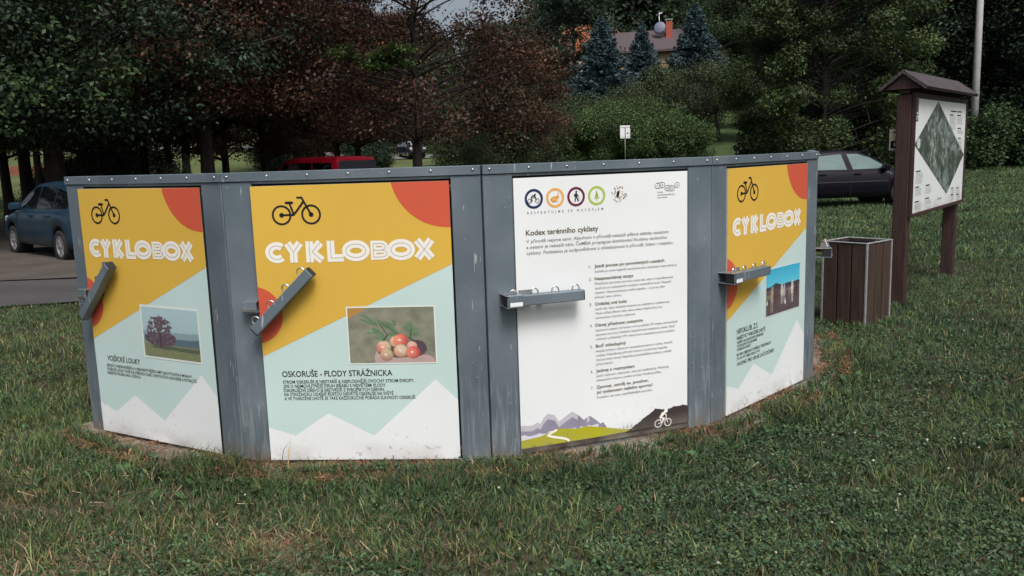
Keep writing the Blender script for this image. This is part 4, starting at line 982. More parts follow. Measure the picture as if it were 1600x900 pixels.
suv = dict(mpv); suv.update(L=4.4, W=1.82, H=1.66, belt=[(a * 1.08, b * 1.08) for a, b in mpv['belt']], roof=[(a * 1.08, b * 1.11) for a, b in mpv['roof']], low=[(a * 1.08, b * 1.1) for a, b in mpv['low']],
    win=[[(a * 1.08, b * 1.10) for a, b in P] for P in mpv['win']], head=(2.05, .72, .92), mm=MT['chrome'], scr=mat('suv_glass', (.35, .38, .42), .15))
c4 = build_car('distant dark car with pale windscreen on the road beside a brown tree trunk', paint('dark_paint', (.02, .02, .035)), suv, mat('suv_side_glass', (.3, .33, .36), .2))
P_ = at(638, 249, 84); place(c4, P_.x, 86.8, math.atan2(-.90, .44), z=float(terrain(P_.x, 86.8)) + .12)

# ------------------------------------------------------------------ trees
MT['bark'] = mat('dark_bark', (.026, .021, .019), .95, 0, 7, .5, 1.0, 18, (1, 1, .25))
MT['bark_grey'] = mat('grey_bark', (.055, .048, .047), .95, 0, 7, .5, 1.0, 18, (1, 1, .25))
MT['leaf'] = attr_mat('leaves', .55, .25, spec=.35)
MT['needle'] = attr_mat('needles', .6, .05, spec=.3)
def birch_mat():
    m, nt, b = newmat('birch_bark'); L = nt.links.new; b.inputs['Roughness'].default_value = .8
    tc = nt.nodes.new('ShaderNodeTexCoord'); mp = nt.nodes.new('ShaderNodeMapping'); mp.inputs['Scale'].default_value = (2, 2, 7)
    n = nt.nodes.new('ShaderNodeTexNoise'); n.inputs['Scale'].default_value = 2.2; n.inputs['Detail'].default_value = 4
    L(tc.outputs['Object'], mp.inputs[0]); L(mp.outputs[0], n.inputs[0])
    cr = nt.nodes.new('ShaderNodeValToRGB'); cr.color_ramp.elements[0].position = .46; cr.color_ramp.elements[0].color = (.03, .028, .026, 1)
    cr.color_ramp.elements[1].position = .56; cr.color_ramp.elements[1].color = (.33, .31, .28, 1); L(n.outputs[0], cr.inputs[0]); L(cr.outputs[0], b.inputs['Base Color'])
    return m
MT['birch'] = birch_mat()
def leaf_quads(P, N, size, asp, rs):
    """rhombic leaves at P facing N; returns V (4n,3)"""
    n = len(P); a = rs.normal(size=(n, 3)); a -= N * (a * N).sum(1, keepdims=True); a /= np.linalg.norm(a, axis=1, keepdims=True) + 1e-9
    b = np.cross(N, a); s = (size * (.45 + 1.05 * rs.random(n)))[:, None]
    fold = N * s * .12
    return np.stack([P - a * s * .5, P - b * s * asp * .5 + fold, P + a * s * .5, P + b * s * asp * .5 + fold], 1).reshape(-1, 3)
def pal(cols, wts, n, rs, var=.28):
    c = np.array(cols)[rs.choice(len(cols), n, p=np.array(wts) / sum(wts))]
    return c * np.exp(rs.normal(0, var, (n, 1)))
def leaf_obj(name, V, C, m, parent=None):
    F = np.arange(len(V)).reshape(-1, 4); return np_mesh(name, V, F, np.repeat(C, 4, 0), m, parent)
PALS = {
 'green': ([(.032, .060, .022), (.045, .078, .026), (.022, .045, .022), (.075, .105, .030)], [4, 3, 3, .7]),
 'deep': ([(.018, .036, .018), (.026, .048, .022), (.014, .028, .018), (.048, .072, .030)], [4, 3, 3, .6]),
 'brown': ([(.060, .024, .014), (.042, .020, .013), (.085, .038, .020), (.030, .032, .014), (.095, .052, .026)], [4, 4, 2, 1.6, .7]),
 'birch': ([(.045, .062, .026), (.060, .080, .032), (.035, .046, .022)], [3, 2, 2]),
 'spruce': ([(.075, .125, .135), (.055, .095, .105), (.105, .16, .17), (.035, .06, .065)], [4, 4, 2, 3]),
 'maple': ([(.036, .062, .020), (.062, .085, .022), (.022, .042, .017), (.095, .100, .028)], [4, 2.4, 3, .8]),
 'hedge': ([(.055, .095, .030), (.080, .125, .038), (.035, .065, .024)], [4, 3, 2]),
 'lime': ([(.070, .125, .030), (.095, .15, .035), (.045, .08, .025)], [3, 2, 2]),
}
def make_tree(seed, kind, H, base, R, nclump, nleaf, size, trunk_r=.2, lean=(0, 0), bark=None, crad=.2, flat=.6, shape='egg', droop=0.0, asp=.55, topf=1.0, extra=None, limbs=True):
    """returns an Empty with children trunk (bark mesh, with limbs) and crown (leaf mesh)"""
    rs = np.random.default_rng(seed); bark = bark or MT['bark']
    t = empty('tree')
    tp = [Vector((0, 0, -.4))]; nseg = 9; Ht = H * .93
    jx, jy = 0, 0
    for i in range(nseg + 1):
        f = i / nseg; jx += rs.normal(0, .010 * H * .35); jy += rs.normal(0, .010 * H * .35)
        tp.append(Vector((lean[0] * f * H + jx * f, lean[1] * f * H + jy * f, .03 + f * Ht)))
    def tpos(z): 
        for i in range(len(tp) - 1):
            if tp[i + 1].z >= z: 
                f = (z - tp[i].z) / (tp[i + 1].z - tp[i].z); return tp[i].lerp(tp[i + 1], max(0, f))
        return tp[-1]
    tr = lambda z: trunk_r * (1 - .86 * max(0, min(1, z / H))) * (1.0 + .45 * math.exp(-max(z, 0) / .25))
    mb = MB(); mb.tube(tp, [tr(p.z) for p in tp], bark, 12)
    cent = []
    hc = (base + H) / 2; hh = (H - base) / 2
    tries = 0
    while len(cent) < nclump and tries < nclump * 60:
        tries += 1
        u = rs.random(); z = base + (H - base) * u; f = (z - base) / (H - base)
        if shape == 'egg': rad = R * math.sqrt(max(0, 1 - ((f - .40) / .62) ** 2)) if f > .0 else 0
        elif shape == 'cone': rad = R * (1 - f) ** .8
        elif shape == 'dome': rad = R * math.sqrt(max(0, 1 - f ** 2.2))
        else: rad = R
        az = rs.random() * 2 * math.pi; rr_ = rad * (.32 + .68 * rs.random() ** .5)
        rr_ *= .78 + .45 * float(vnoise(math.cos(az) * 2 + seed, math.sin(az) * 2 + z * .6, .8))
        c = np.array([tpos(z).x + rr_ * math.cos(az), tpos(z).y + rr_ * math.sin(az), z])
        if all(np.linalg.norm((c - q) * (1, 1, 1.4)) > R * crad * .75 for q in cent): cent.append(c)
    if extra is not None: cent += [np.array(c) for c in extra]
    for c in cent:                                                       # a limb to every clump
        rr_ = math.hypot(c[0] - tpos(c[2]).x, c[1] - tpos(c[2]).y)
        z0 = max(base * .85, c[2] - rr_ * (.12 + .3 * rs.random())); z0 = min(z0, max(c[2] - .05, base * .6)); p0 = tpos(z0); e = Vector(c)
        mid = p0.lerp(e, .5) + Vector((rs.normal(0, .05), rs.normal(0, .05), .16)) * rr_ * .6
        pts = [p0 * (1 - f) ** 2 + mid * 2 * f * (1 - f) + e * f * f for f in (0, .2, .4, .6, .8, 1)]
        r0 = min(tr(z0) * .4, .012 + .016 * rr_)
        if limbs: mb.tube(pts, [r0 * (1 - .8 * f) for f in (0, .2, .4, .6, .8, 1)], bark, 6, False)
        if limbs:
          for _ in range(3):
            q0 = pts[3 + int(rs.random() * 2)]; q1 = q0 + Vector(rs.normal(0, 1, 3)) * R * crad * .55
            mb.tube([q0, q0.lerp(q1, .5) + Vector((0, 0, .04)), q1], [r0 * .35, r0 * .22, r0 * .08], bark, 4, False)
    mb.build('trunk', t)
    cent = np.array(cent); n = nleaf
    w = rs.random(len(cent)) * .8 + .5; k = rs.choice(len(cent), n, p=w / w.sum())
    g_ = rs.normal(size=(n, 3)); g_ /= np.linalg.norm(g_, axis=1, keepdims=True); g_ *= (rs.random((n, 1)) ** .45)
    cr = R * crad * (1 + .5 * rs.random(len(cent)))[k][:, None] * 1.35
    off = g_ * cr * np.array([1, 1, flat]); off[:, 2] -= droop * (np.hypot(off[:, 0], off[:, 1]) ** 1.3)
    P = cent[k] + off
    # ragged: drop leaves where noise says so
    keep = fbm(P[:, 0] * 1.0 + P[:, 2] * .6, P[:, 1] + P[:, 2] * 1.1, .55, seed, 2) > .36
    P = P[keep]; off = off[keep]; n = len(P)
    N = off / (np.linalg.norm(off, axis=1, keepdims=True) + 1e-6) * .55 + rs.normal(size=(n, 3)) * .55 + np.array([0, 0, .55]); N /= np.linalg.norm(N, axis=1, keepdims=True)
    cols, wt = PALS[kind]; kk = k[keep]
    C = pal(cols, wt, n, rs); tint = np.exp(rs.normal(0, .22, (len(cent), 1))); C = C * tint[kk]
    leaf_obj('crown', leaf_quads(P, N, size, asp, rs), C, MT['needle' if kind == 'spruce' else 'leaf'], t)
    return t
def make_spruce(seed, H, R, nleaf):
    rs = np.random.default_rng(seed); t = empty('spruce'); mb = MB()
    mb.tube([(0, 0, -.4), (0, 0, H * .5), (0, 0, H)], [.12, .07, .012], MT['bark'], 8)
    P = []; D = []; wts = []
    z = .15
    while z < H * .985:
        f = z / H; rad = R * (1 - f) ** .82 * (.85 + .3 * rs.random()); nb = max(5, int(13 * (1 - f) + 5)); a0 = rs.random() * 6.28
        for i in range(nb):
            az = a0 + 6.283 * i / nb + rs.normal(0, .12); L = rad * (.78 + .35 * rs.random()); ca, sa = math.cos(az), math.sin(az)
            mb.tube([(0, 0, z), (ca * L * .5, sa * L * .5, z - .10 * L), (ca * L, sa * L, z - .06 * L)], [.018, .012, .004], MT['bark'], 4, False)
            m = max(6, int(nleaf * .0022 * (L / R + .12)))
            for _ in range(m):
                s = rs.random() ** .6; wd = (1 - s) * L * .32 + .05; lat = rs.normal(0, 1) * wd
                P.append((ca * L * s - sa * lat, sa * L * s + ca * lat, z - (.28 * s - .20 * s * s) * L - abs(lat) * .35 + rs.normal(0, .07)))
                D.append((ca * .8 + rs.normal(0, .5), sa * .8 + rs.normal(0, .5), .35 + rs.normal(0, .35)))
        z += H * (.024 + .016 * (1 - f)) * (.7 + .6 * rs.random())
    mb.build('trunk', t)
    P = np.array(P); D = np.array(D); D /= np.linalg.norm(D, axis=1, keepdims=True); n = len(P)
    # needle sprays: narrow quads pointing along D
    b = rs.normal(size=(n, 3)); b -= D * (b * D).sum(1, keepdims=True); b /= np.linalg.norm(b, axis=1, keepdims=True); s = (.20 * (.6 + .7 * rs.random(n)))[:, None]
    V = np.stack([P - D * s * .5, P - b * s * .19, P + D * s * .5, P + b * s * .19], 1).reshape(-1, 3)
    c, w = PALS['spruce']; leaf_obj('crown', V, pal(c, w, n, rs, .2), MT['needle'], t); return t
def make_bush(seed, kind, L, Wd, H, nleaf, size, name='hedge', box=False, stems=6, asp=.55):
    rs = np.random.default_rng(seed); t = empty(name); mb = MB()
    for i in range(stems):
        x = (rs.random() - .5) * L * .7; y = (rs.random() - .5) * Wd * .5; h = H * (.5 + .35 * rs.random())
        mb.tube([(x, y, -.3), (x + rs.normal(0, .1), y, h * .5), (x + rs.normal(0, .25), y + rs.normal(0, .2), h)], [.035, .025, .008], MT['bark'], 6, False)
    mb.build('stems', t)
    nc = int(26 + L * 9); cx = (rs.random(nc) - .5); cy = (rs.random(nc) - .5); cz = rs.random(nc) ** .8
    if not box:
        s = np.sqrt(np.clip(1 - (2 * cx) ** 2 * .8, .1, 1)); cz = cz * s
    c = np.stack([cx * L, cy * Wd, .15 + cz * (H - .35)], -1); k = rs.integers(0, nc, nleaf); g_ = rs.normal(size=(nleaf, 3)); g_ /= np.linalg.norm(g_, axis=1, keepdims=True)
    rr_ = min(H, Wd) * .26; off = g_ * (rs.random((nleaf, 1)) ** .4) * rr_ * (.7 + .7 * rs.random(nc))[k][:, None]; P = c[k] + off
    P[:, 2] = np.maximum(P[:, 2], .03)
    N = off / rr_ * .6 + rs.normal(size=(nleaf, 3)) * .5 + np.array([0, 0, .6]); N /= np.linalg.norm(N, axis=1, keepdims=True)
    cl, w = PALS[kind]; C = pal(cl, w, nleaf, rs) * np.exp(rs.normal(0, .2, (nc, 1)))[k]
    leaf_obj('foliage', leaf_quads(P, N, size, asp, rs), C, MT['leaf'], t); return t
def stand(t, px, Y, label, cat='tree', group=None, name=None, rz=0.0, sc=1.0, dz=0.0, scz=None):
    d = ray(px, 250); x = d.x * Y; t.location = (x, Y, float(terrain(x, Y)) + dz); t.rotation_euler = (0, 0, rz); t.scale = (sc, sc, scz or sc)
    setp(t, label, cat, group)
    if name: t.name = name
    return t

# --- big green tree at the left, over the blue car
oak = make_tree(21, 'deep', 10.5, 2.9, 5.6, 180, 150000, .11, .30, bark=MT['bark_grey'], crad=.15, flat=.45, droop=.05)
stand(oak, 84, 23.5, 'big green leafy tree with a thick grey trunk behind the blue car', name='broadleaf_tree')
oak2 = make_tree(22, 'green', 9.5, 2.5, 4.2, 100, 60000, .12, .20, crad=.18, flat=.5, droop=.05)
stand(oak2, -150, 19.5, 'green leafy tree whose low branches hang in at the left edge', name='broadleaf_tree', rz=1.0)
# --- copper-leaved trees
GB = 'brown leaved trees along the lawn'
br1 = make_tree(31, 'brown', 10.5, 2.7, 4.1, 110, 84000, .095, .17, crad=.155, flat=.5, extra=None)
stand(br1, 652, 26, 'brown leaved tree with a straight dark trunk beside the distant dark car', group=GB, name='chestnut_tree')
br2 = make_tree(32, 'brown', 9.6, 3.2, 3.7, 95, 76000, .10, .22, lean=(-.02, 0), crad=.17, flat=.5)
stand(br2, 503, 36, 'brown leaved tree with the thickest dark trunk, right behind the red van roof', group=GB, name='chestnut_tree')
def again(src, px, Y, label, rz, sc=1.0, group=GB, scz=None, name=None):
    c = copy_tree(src); return stand(c, px, Y, label, 'tree', group, name, rz, sc, 0, scz)
again(br1, 412, 31.0, 'brown leaved tree with a slim dark trunk just left of the red van', 2.1, .82)
again(br2, 322, 25.0, 'brown leaved tree with a heavy forked-looking trunk behind the leftmost seam of the lockers', 4.0, 1.05)
again(br1, 352, 29.0, 'brown leaved tree leaning beside the heavy dark trunk', 5.1, .85)
again(br2, 528, 40.0, 'brown leaved tree just right of the thickest trunk, standing farther back', 1.2, .85)
again(br2, 803, 34.0, 'brown leaved tree with a stubby dark trunk right of the thin white birch', 2.9, .62)
again(br1, 560, 40.0, 'brown leaved tree far back above the red van', .7, .95)
again(br2, 225, 31.0, 'brown leaved tree in deep shade behind the leftmost locker', 3.3, 1.0)
again(br1, 130, 33.0, 'brown leaved tree in deep shade right of the thick grey trunk', 4.4, 1.0)
# --- dark trunks at the far left
GD = 'dark trees at the far left'
gd = make_tree(41, 'deep', 10.5, 3.2, 3.4, 80, 52000, .13, .21, crad=.2, flat=.55)
stand(gd, 38, 27, 'dark green tree with a straight dark trunk above the front of the blue car', group=GD, name='broadleaf_tree')
again(gd, 6, 26, 'dark green tree with a thin trunk at the very left edge', 1.3, .8, GD)
again(gd, 58, 38, 'dark green tree far back between two dark trunks at the left', 2.3, .9, GD)
again(gd, 160, 40, 'dark green tree far behind the leftmost locker', 3.0, 1.05, GD)
again(gd, 290, 44, 'dark green tree far back among the pale birch trunks', 4.2, 1.1, GD)
again(gd, -60, 36, 'dark green tree mostly beyond the left edge', 5.2, 1.1, GD)
again(gd, 455, 56, 'dark green tree in the distance above the pale lawn', .4, 1.1, GD)
again(gd, 375, 78, 'dark green tree at the head of the sloping lawn', 5.9, 1.15, GD)
# --- birches
GBI = 'birches with pale trunks'
bi = make_tree(51, 'birch', 8.0, 3.2, 1.9, 50, 17000, .10, .14, lean=(-.03, 0), bark=MT['birch'], crad=.24, flat=1.1, droop=.4)
stand(bi, 268, 29, 'birch with a mottled pale trunk behind the leftmost locker', group=GBI, name='birch_tree')
again(bi, 240, 27, 'birch with a leaning pale trunk, left of the straighter one', 1.0, .9, GBI)
again(bi, 152, 30, 'thin birch close to the left corner of the lockers', 2.5, .6, GBI)
bs = make_tree(52, 'birch', 5.2, .9, 1.25, 60, 20000, .085, .035, bark=MT['birch'], crad=.26, flat=1.2, droop=.5, shape='egg')
stand(bs, 857, 46, 'young feathery birch left of the hedge', group=GBI, name='birch_tree')
again(bs, 778, 33, 'slender white-stemmed birch against the brown crown', 2.2, .95, GBI)
again(bs, 745, 31, 'tiny white-stemmed birch left of the slender one', 3.2, .55, GBI)
again(bs, 818, 50, 'young feathery birch, the farther of two left of the hedge', 4.0, .95, GBI)
# --- dark undergrowth between the trunks at the left
# --- right half: maple, dark trees, bushes
mp = make_tree(61, 'maple', 11.5, .5, 3.75, 200, 170000, .115, .18, crad=.13, flat=.62, droop=.10, shape='egg')
stand(mp, 1285, 37, 'large yellowish green maple reaching the ground behind the black car', name='maple_tree')
GR = 'dense dark trees behind the map board'
dk = make_tree(62, 'deep', 12.5, .6, 4.4, 160, 110000, .15, .22, crad=.16, flat=.65, shape='egg')
stand(dk, 1470, 44, 'dense dark green tree behind the map board roof', group=GR, name='broadleaf_tree')
again(dk, 1610, 43, 'dense dark green tree right of the concrete pole', 1.7, 1.05, GR)
again(dk, 1370, 50, 'dense dark green tree between the maple and the map board', 3.1, 1.1, GR)
again(dk, 1545, 56, 'dense dark green tree far behind the concrete pole', 4.1, 1.35, GR)
again(dk, 1720, 38, 'dense dark green tree beyond the right edge', 5.0, 1.0, GR)
again(dk, 1185, 88, 'dense dark green tree behind the left side of the maple', 2.2, 1.1, GR)
bu = make_bush(71, 'green', 4.6, 3.0, 2.7, 26000, .12, 'shrub'); stand(bu, 1556, 37.0, 'leafy light green shrub at the foot of the concrete pole', 'shrub', 'shrubs at the wood edge', 'shrub')
def bagain(src, px, Y, label, rz, sc=1.0, scz=None, group='shrubs at the wood edge', name=None):
    c = copy_tree(src); return stand(c, px, Y, label, 'shrub', group, name, rz, sc, 0, scz)
bagain(bu, 1640, 38.5, 'leafy shrub at the right edge behind the lawn', 1.5, 1.0)
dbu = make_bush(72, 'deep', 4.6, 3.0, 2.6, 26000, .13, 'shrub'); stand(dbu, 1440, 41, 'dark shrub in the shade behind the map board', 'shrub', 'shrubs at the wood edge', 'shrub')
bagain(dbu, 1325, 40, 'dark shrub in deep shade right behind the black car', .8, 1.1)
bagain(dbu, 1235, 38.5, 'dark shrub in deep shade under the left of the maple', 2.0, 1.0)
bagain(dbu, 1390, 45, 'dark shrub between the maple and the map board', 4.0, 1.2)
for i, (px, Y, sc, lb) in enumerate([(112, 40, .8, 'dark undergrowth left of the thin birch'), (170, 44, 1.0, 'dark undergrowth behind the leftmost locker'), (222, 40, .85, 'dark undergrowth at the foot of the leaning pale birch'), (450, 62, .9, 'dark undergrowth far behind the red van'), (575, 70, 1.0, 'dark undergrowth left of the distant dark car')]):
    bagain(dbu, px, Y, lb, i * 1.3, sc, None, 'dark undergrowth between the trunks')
# --- hedge and the garden slope
GH = 'clipped hedge masses behind the small white sign'
he = make_bush(81, 'hedge', 5.6, 2.6, 2.75, 46000, .10, 'hedge', True); stand(he, 948, 50.5, 'big hedge left of and behind the small white sign', 'hedge', GH, 'hedge')
he2 = make_bush(82, 'hedge', 4.0, 2.6, 2.55, 34000, .10, 'hedge', False); stand(he2, 1050, 48.5, 'rounder hedge right of the small white sign', 'hedge', GH, 'hedge')
bagain(he, 985, 54, 'hedge rising behind the other two', .1, 1.0, 1.05, GH)
GS = 'olive green bushes on the garden slope'
ob = make_bush(83, 'birch', 4.2, 3.6, 3.4, 22000, .12, 'bush'); stand(ob, 850, 58, 'olive bush left on the garden slope under the orange roof', 'bush', GS, 'bush')
for i, (px, Y, sc, lb) in enumerate([(905, 58, 1.0, 'olive bush below the tallest blue spruce'), (960, 60, .95, 'olive bush between hedge and blue spruces'), (1020, 63, 1.25, 'olive bush below the tan house wall'), (1075, 63, 1.05, 'olive bush below the rightmost blue spruce'), (1185, 62, .9, 'olive bush at the left foot of the maple'), (800, 60, 1.15, 'olive bush behind the two young birches'), (740, 70, 1.3, 'olive bush far behind the brown crown'), (1090, 74, 1.2, 'olive bush high on the slope beside the house'), (690, 92, 1.5, 'olive bush beyond the far road right of the trunk'), (590, 93, 1.6, 'olive bush beyond the far road behind the distant car'), (520, 92, 1.5, 'olive bush beyond the far road above the red van')]):
    bagain(ob, px, Y, lb, i * 1.1, sc, None, GS)
ap = make_tree(91, 'birch', 4.8, 2.0, 3.1, 60, 26000, .12, .13, lean=(-.13, 0), crad=.2, flat=.5, shape='dome')
stand(ap, 1124, 56, 'fruit tree with a crooked leaning trunk on the green slope', name='fruit_tree')
sprs = [(943, 68, 8.4, 2.8, 'tallest blue spruce, left of the house'), (1004, 71, 7.4, 2.1, 'blue spruce in the middle, in front of the house roof'), (1086, 74, 8.3, 2.7, 'blue spruce right of the chimney and the tan wall')]
sp0 = make_spruce(101, 8.4, 2.8, 150000)
GSP = 'blue spruces by the house'
for i, (px, Y, h_, r_, lb) in enumerate(sprs):
    c = sp0 if i == 0 else copy_tree(sp0); stand(c, px, Y, lb, 'spruce', GSP, 'blue_spruce', i * 1.9, r_ / 2.0, -.3, h_ / 8.4)
c = copy_tree(sp0); stand(c, 868, 66, 'small blue spruce left of the orange roof', 'spruce', GSP, None, 4.0, .5, -.2, .62)
tall = make_tree(92, 'deep', 12.0, 1.5, 3.6, 90, 40000, .2, .24, crad=.2, flat=.55); stand(tall, 903, 74, 'tall dark green tree rising in front of the orange roof', name='broadleaf_tree')
GT = 'tall green trees behind the house'
for i, (px, Y, sc, lb) in enumerate([(1125, 84, 1.1, 'tall green tree behind the rightmost blue spruce'), (985, 98, 1.2, 'tall green tree right behind the house'), (1055, 100, 1.2, 'tall green tree behind the chimney'), (845, 86, 1.1, 'tall green tree left of the orange roof'), (930, 100, 1.2, 'tall green tree behind the orange roof'), (790, 76, .95, 'tall green tree beyond the right of the brown crown')]):
    again(tall if i % 2 else oak2, px, Y, lb, i * 1.3, sc, GT)

# --- a light green spray low on the brown tree
def green_spray():
    rs = np.random.default_rng(8); n = 5200; c = np.array(at(590, 91, 23.6)); w0 = np.array([br1.location.x, br1.location.y, br1.location.z])
    k = rs.integers(0, 16, n); cc = np.stack([rs.normal(0, .42, 16), rs.normal(0, .3, 16), rs.normal(0, .11, 16)], -1)
    P = cc[k] + rs.normal(size=(n, 3)) * np.array([.17, .17, .06]); N = rs.normal(size=(n, 3)) * .4 + np.array([0, -.2, .8]); N /= np.linalg.norm(N, axis=1, keepdims=True)
    cl, w = PALS['lime']; o = leaf_obj('green_spray', leaf_quads(P + c - w0, N, .085, .55, rs), pal(cl, w, n, rs), MT['leaf'], br1)
    o['label'] = 'light green leafy spray low on the brown tree'
    m = MB(); e = Vector(c - w0); m.tube([Vector((0, 0, 3.6)), e.lerp(Vector((0, 0, 3.6)), .5) + Vector((0, 0, .25)), e + Vector((-.5, 0, -.02))], [.035, .025, .008], MT['bark'], 6); m.build('low_limb', br1)
green_spray()

# --- distant wood on the hill
def far_wood():
    rs = np.random.default_rng(5); Vs = []; Cs = []
    spots = []
    for Y in (98, 108, 120, 136, 156, 180, 210):
        a = -1.0
        while a < 1.0:
            step = (5.2 + 2.5 * rs.random()) / Y; a += step
            yy = Y + rs.normal(0, 3); spots.append((a * yy, yy, a))
    for x, y_, a in spots:
        if -.20 < a < .02 and y_ < 105: continue
        h = 9 + 6 * rs.random(); 
        if -.19 < a < .02: h *= .66
        z0 = float(terrain(x, y_)); n = int(1500 if y_ < 125 else 800); R = 2.8 + 1.6 * rs.random(); con = rs.random() < .25
        f = rs.random(n); prof = (1 - f) ** .8 if con else np.sqrt(np.clip(1 - ((f - .42) / .6) ** 2, .02, 1)); az = rs.random(n) * 6.283
        lump = .75 + .5 * vnoise(np.cos(az) * 2 + x, np.sin(az) * 2 + f * 5 + y_, .7)
        rr_ = R * prof * lump * (.75 + .25 * rs.random(n) ** .5)
        P = np.stack([x + rr_ * np.cos(az), y_ + rr_ * np.sin(az), z0 + .6 + f * h], -1)
        N = np.stack([np.cos(az), np.sin(az), np.full(n, .7)], -1) + rs.normal(size=(n, 3)) * .5; N /= np.linalg.norm(N, axis=1, keepdims=True)
        Vs.append(leaf_quads(P, N, .62, .7, rs)); cl, w = PALS['deep' if rs.random() < .5 or con else 'green']; Cs.append(pal(cl, w, n, rs, .25) * math.exp(rs.normal(0, .22)))
    o = leaf_obj('distant_wood', np.concatenate(Vs), np.concatenate(Cs), MT['leaf']); setp(o, kind='stuff', label='dark mixed wood covering the hillside in the distance')
far_wood()

# ------------------------------------------------------------------ houses, pole, sign
MT['render_tan'] = mat('tan_render', (.34, .24, .14), .9, 0, 3, .2); MT['tiles'] = mat('brown_tiles', (.075, .055, .062), .7, 0, 8, .3, .4, 20)
MT['brick'] = mat('orange_brick', (.34, .075, .045), .8, 0, 12, .3); MT['orange_tiles'] = mat('orange_tiles', (.42, .12, .055), .75, 0, 6, .3, .4, 20)
def gable_house(name, label, px, py, Y, rz, Lx, Ly, hw_, hr, wallm, roofm, chim=True):
    P_ = at(px, py, Y); t = empty(name, P_, rz, label=label, cat='house')
    m = MB(); m.box(-Lx / 2, Lx / 2, -Ly / 2, Ly / 2, -4.5, hw_, wallm)
    for x in (-Lx / 2, Lx / 2): m.add([(x, -Ly / 2, hw_), (x, Ly / 2, hw_), (x, 0, hr - .15)], [(0, 1, 2)], wallm)
    m.build('wall', t)
    r = MB(); o = .55
    for s in (-1, 1):
        sl_ = (hr - hw_) / (Ly / 2); e = (s * (Ly / 2 + o), hw_ - o * sl_); vs = []
        for x in (-Lx / 2 - o, Lx / 2 + o): vs += [(x, 0, hr), (x, e[0], e[1]), (x, e[0], e[1] + .18), (x, 0, hr + .18)]
        fs = [(0, 1, 2, 3), (7, 6, 5, 4), (1, 5, 6, 2), (3, 2, 6, 7), (0, 4, 5, 1), (4, 0, 3, 7)]; r.add(vs, fs, roofm)
    rf = r.build('roof', t)
    if chim:
        cx, cy = Lx * .24, -Ly * .22; cz = hr - abs(cy) * (hr - hw_) / (Ly / 2)
        c = MB(); c.bbox(cx - .28, cx + .28, cy - .28, cy + .28, cz - .3, cz + 1.5, MT['brick'], .01); ch = c.build('chimney', rf)
        c = MB(); c.bbox(cx - .36, cx + .36, cy - .36, cy + .36, cz + 1.62, cz + 1.70, MT['zinc'], .01)
        for a in (-.25, .25): c.bbox(cx + a - .03, cx + a + .03, cy - .25, cy + .25, cz + 1.5, cz + 1.62, MT['zinc'], .005)
        c.build('chimney_cap', rf)
        d = MB(); prof = [(0, .12), (.25, .105), (.45, .05), (.58, 0), (.56, -.01), (.43, .03), (.24, .085), (0, .10)]
        d.lathe(prof, (cx - .85, cy - .35, cz + .95), Vector((-.25, -1, .25)), mat('dish', (.16, .18, .24), .5), 24); d.tube([(cx - .85, cy - .25, cz + .9), (cx - .6, cy + .1, cz - .1)], .03, MT['zinc'], 6); d.build('satellite_dish', rf)
        n = MB(); n.tube([(cx - .95, cy + .6, cz - .3), (cx - .95, cy + .6, cz + 2.6)], .025, MT['zinc'], 6)
        for k in range(5): n.tube([(cx - 1.25, cy + .6 + .1 * k, cz + 2.2 + .1 * (k % 2)), (cx - .65, cy + .6 + .1 * k, cz + 2.5)], .02, MT['zinc'], 5)
        n.build('aerial', rf)
    for i, (x, z) in enumerate(((-Lx * .30, hw_ - 1.0), (-Lx * .08, hw_ - 1.0))):
        w = MB(); w.bbox(x - .5, x + .5, -Ly / 2 - .05, -Ly / 2 + .02, z - .6, z + .6, mat('window_white', (.7, .72, .74), .5), .02); f = w.build('window', t)
        w = MB(); w.box(x - .4, x + .4, -Ly / 2 - .056, -Ly / 2 - .051, z - .5, z + .5, mat('window_glass', (.35, .40, .42), .1)); w.build('pane', f)
    return t
gable_house('house', 'tan house with a brown roof, brick chimney and satellite dish among blue spruces', 1022, 112, 83, R_(-14), 6.2, 5.0, 1.9, 3.6, MT['render_tan'], MT['tiles'])
gable_house('house', 'house with an orange roof half hidden behind the tall dark tree', 915, 108, 88, R_(-62), 7.0, 6.0, 1.4, 4.1, mat('wall_pale', (.45, .43, .40), .9), MT['orange_tiles'], False)
pl = MB(); P0 = at(1523, 172, 37); gz = float(terrain(P0.x, 37)); pl.tube([(0, 0, -.2), (0, 0, 5), (0, 0, 10)], [.165, .14, .115], mat('concrete_pole', (.36, .36, .36), .85, 0, 4, .2, .3, 20), 16)
po = empty('utility_pole', (P0.x, 37, gz), label='tall plain concrete pole rising behind the map board', cat='pole'); pl.build('shaft', po)
cpz = MB(); cpz.bbox(-.7, .7, -.05, .05, 9.3, 9.4, MT['zinc'], .01); cpz.build('crossarm', po)
P0 = at(977, 252, 47); gz = float(terrain(P0.x, 47)); s0 = empty('road_sign', (P0.x, 47, gz), label='small white board on a thin post in front of the hedge', cat='sign')
zt = at(977, 197, 47).z - gz; m = MB(); m.tube([(0, 0, -.2), (0, 0, zt)], .035, mat('post_green_grey', (.20, .22, .17), .6, .3), 8); m.build('post', s0)
m = MB(); m.bbox(-.27, .27, -.05, -.035, zt - .66, zt + .03, mat('sign_white', (.80, .82, .84), .4), .005); pp = m.build('board', s0)
q = Print(-.0515); q.rect(-.26, zt - .09, .26, zt - .065, MT['ink_grey'], 0); q.rect(-.26, zt - .60, .26, zt - .58, MT['ink_grey'], 0); q.rect(-.02, zt - .66, .03, zt - .07, MT['ink_grey'], 0); q.disc(.14, zt - .38, .05, MT['ink_grey'], 0, 12); q.build('lettering', pp)
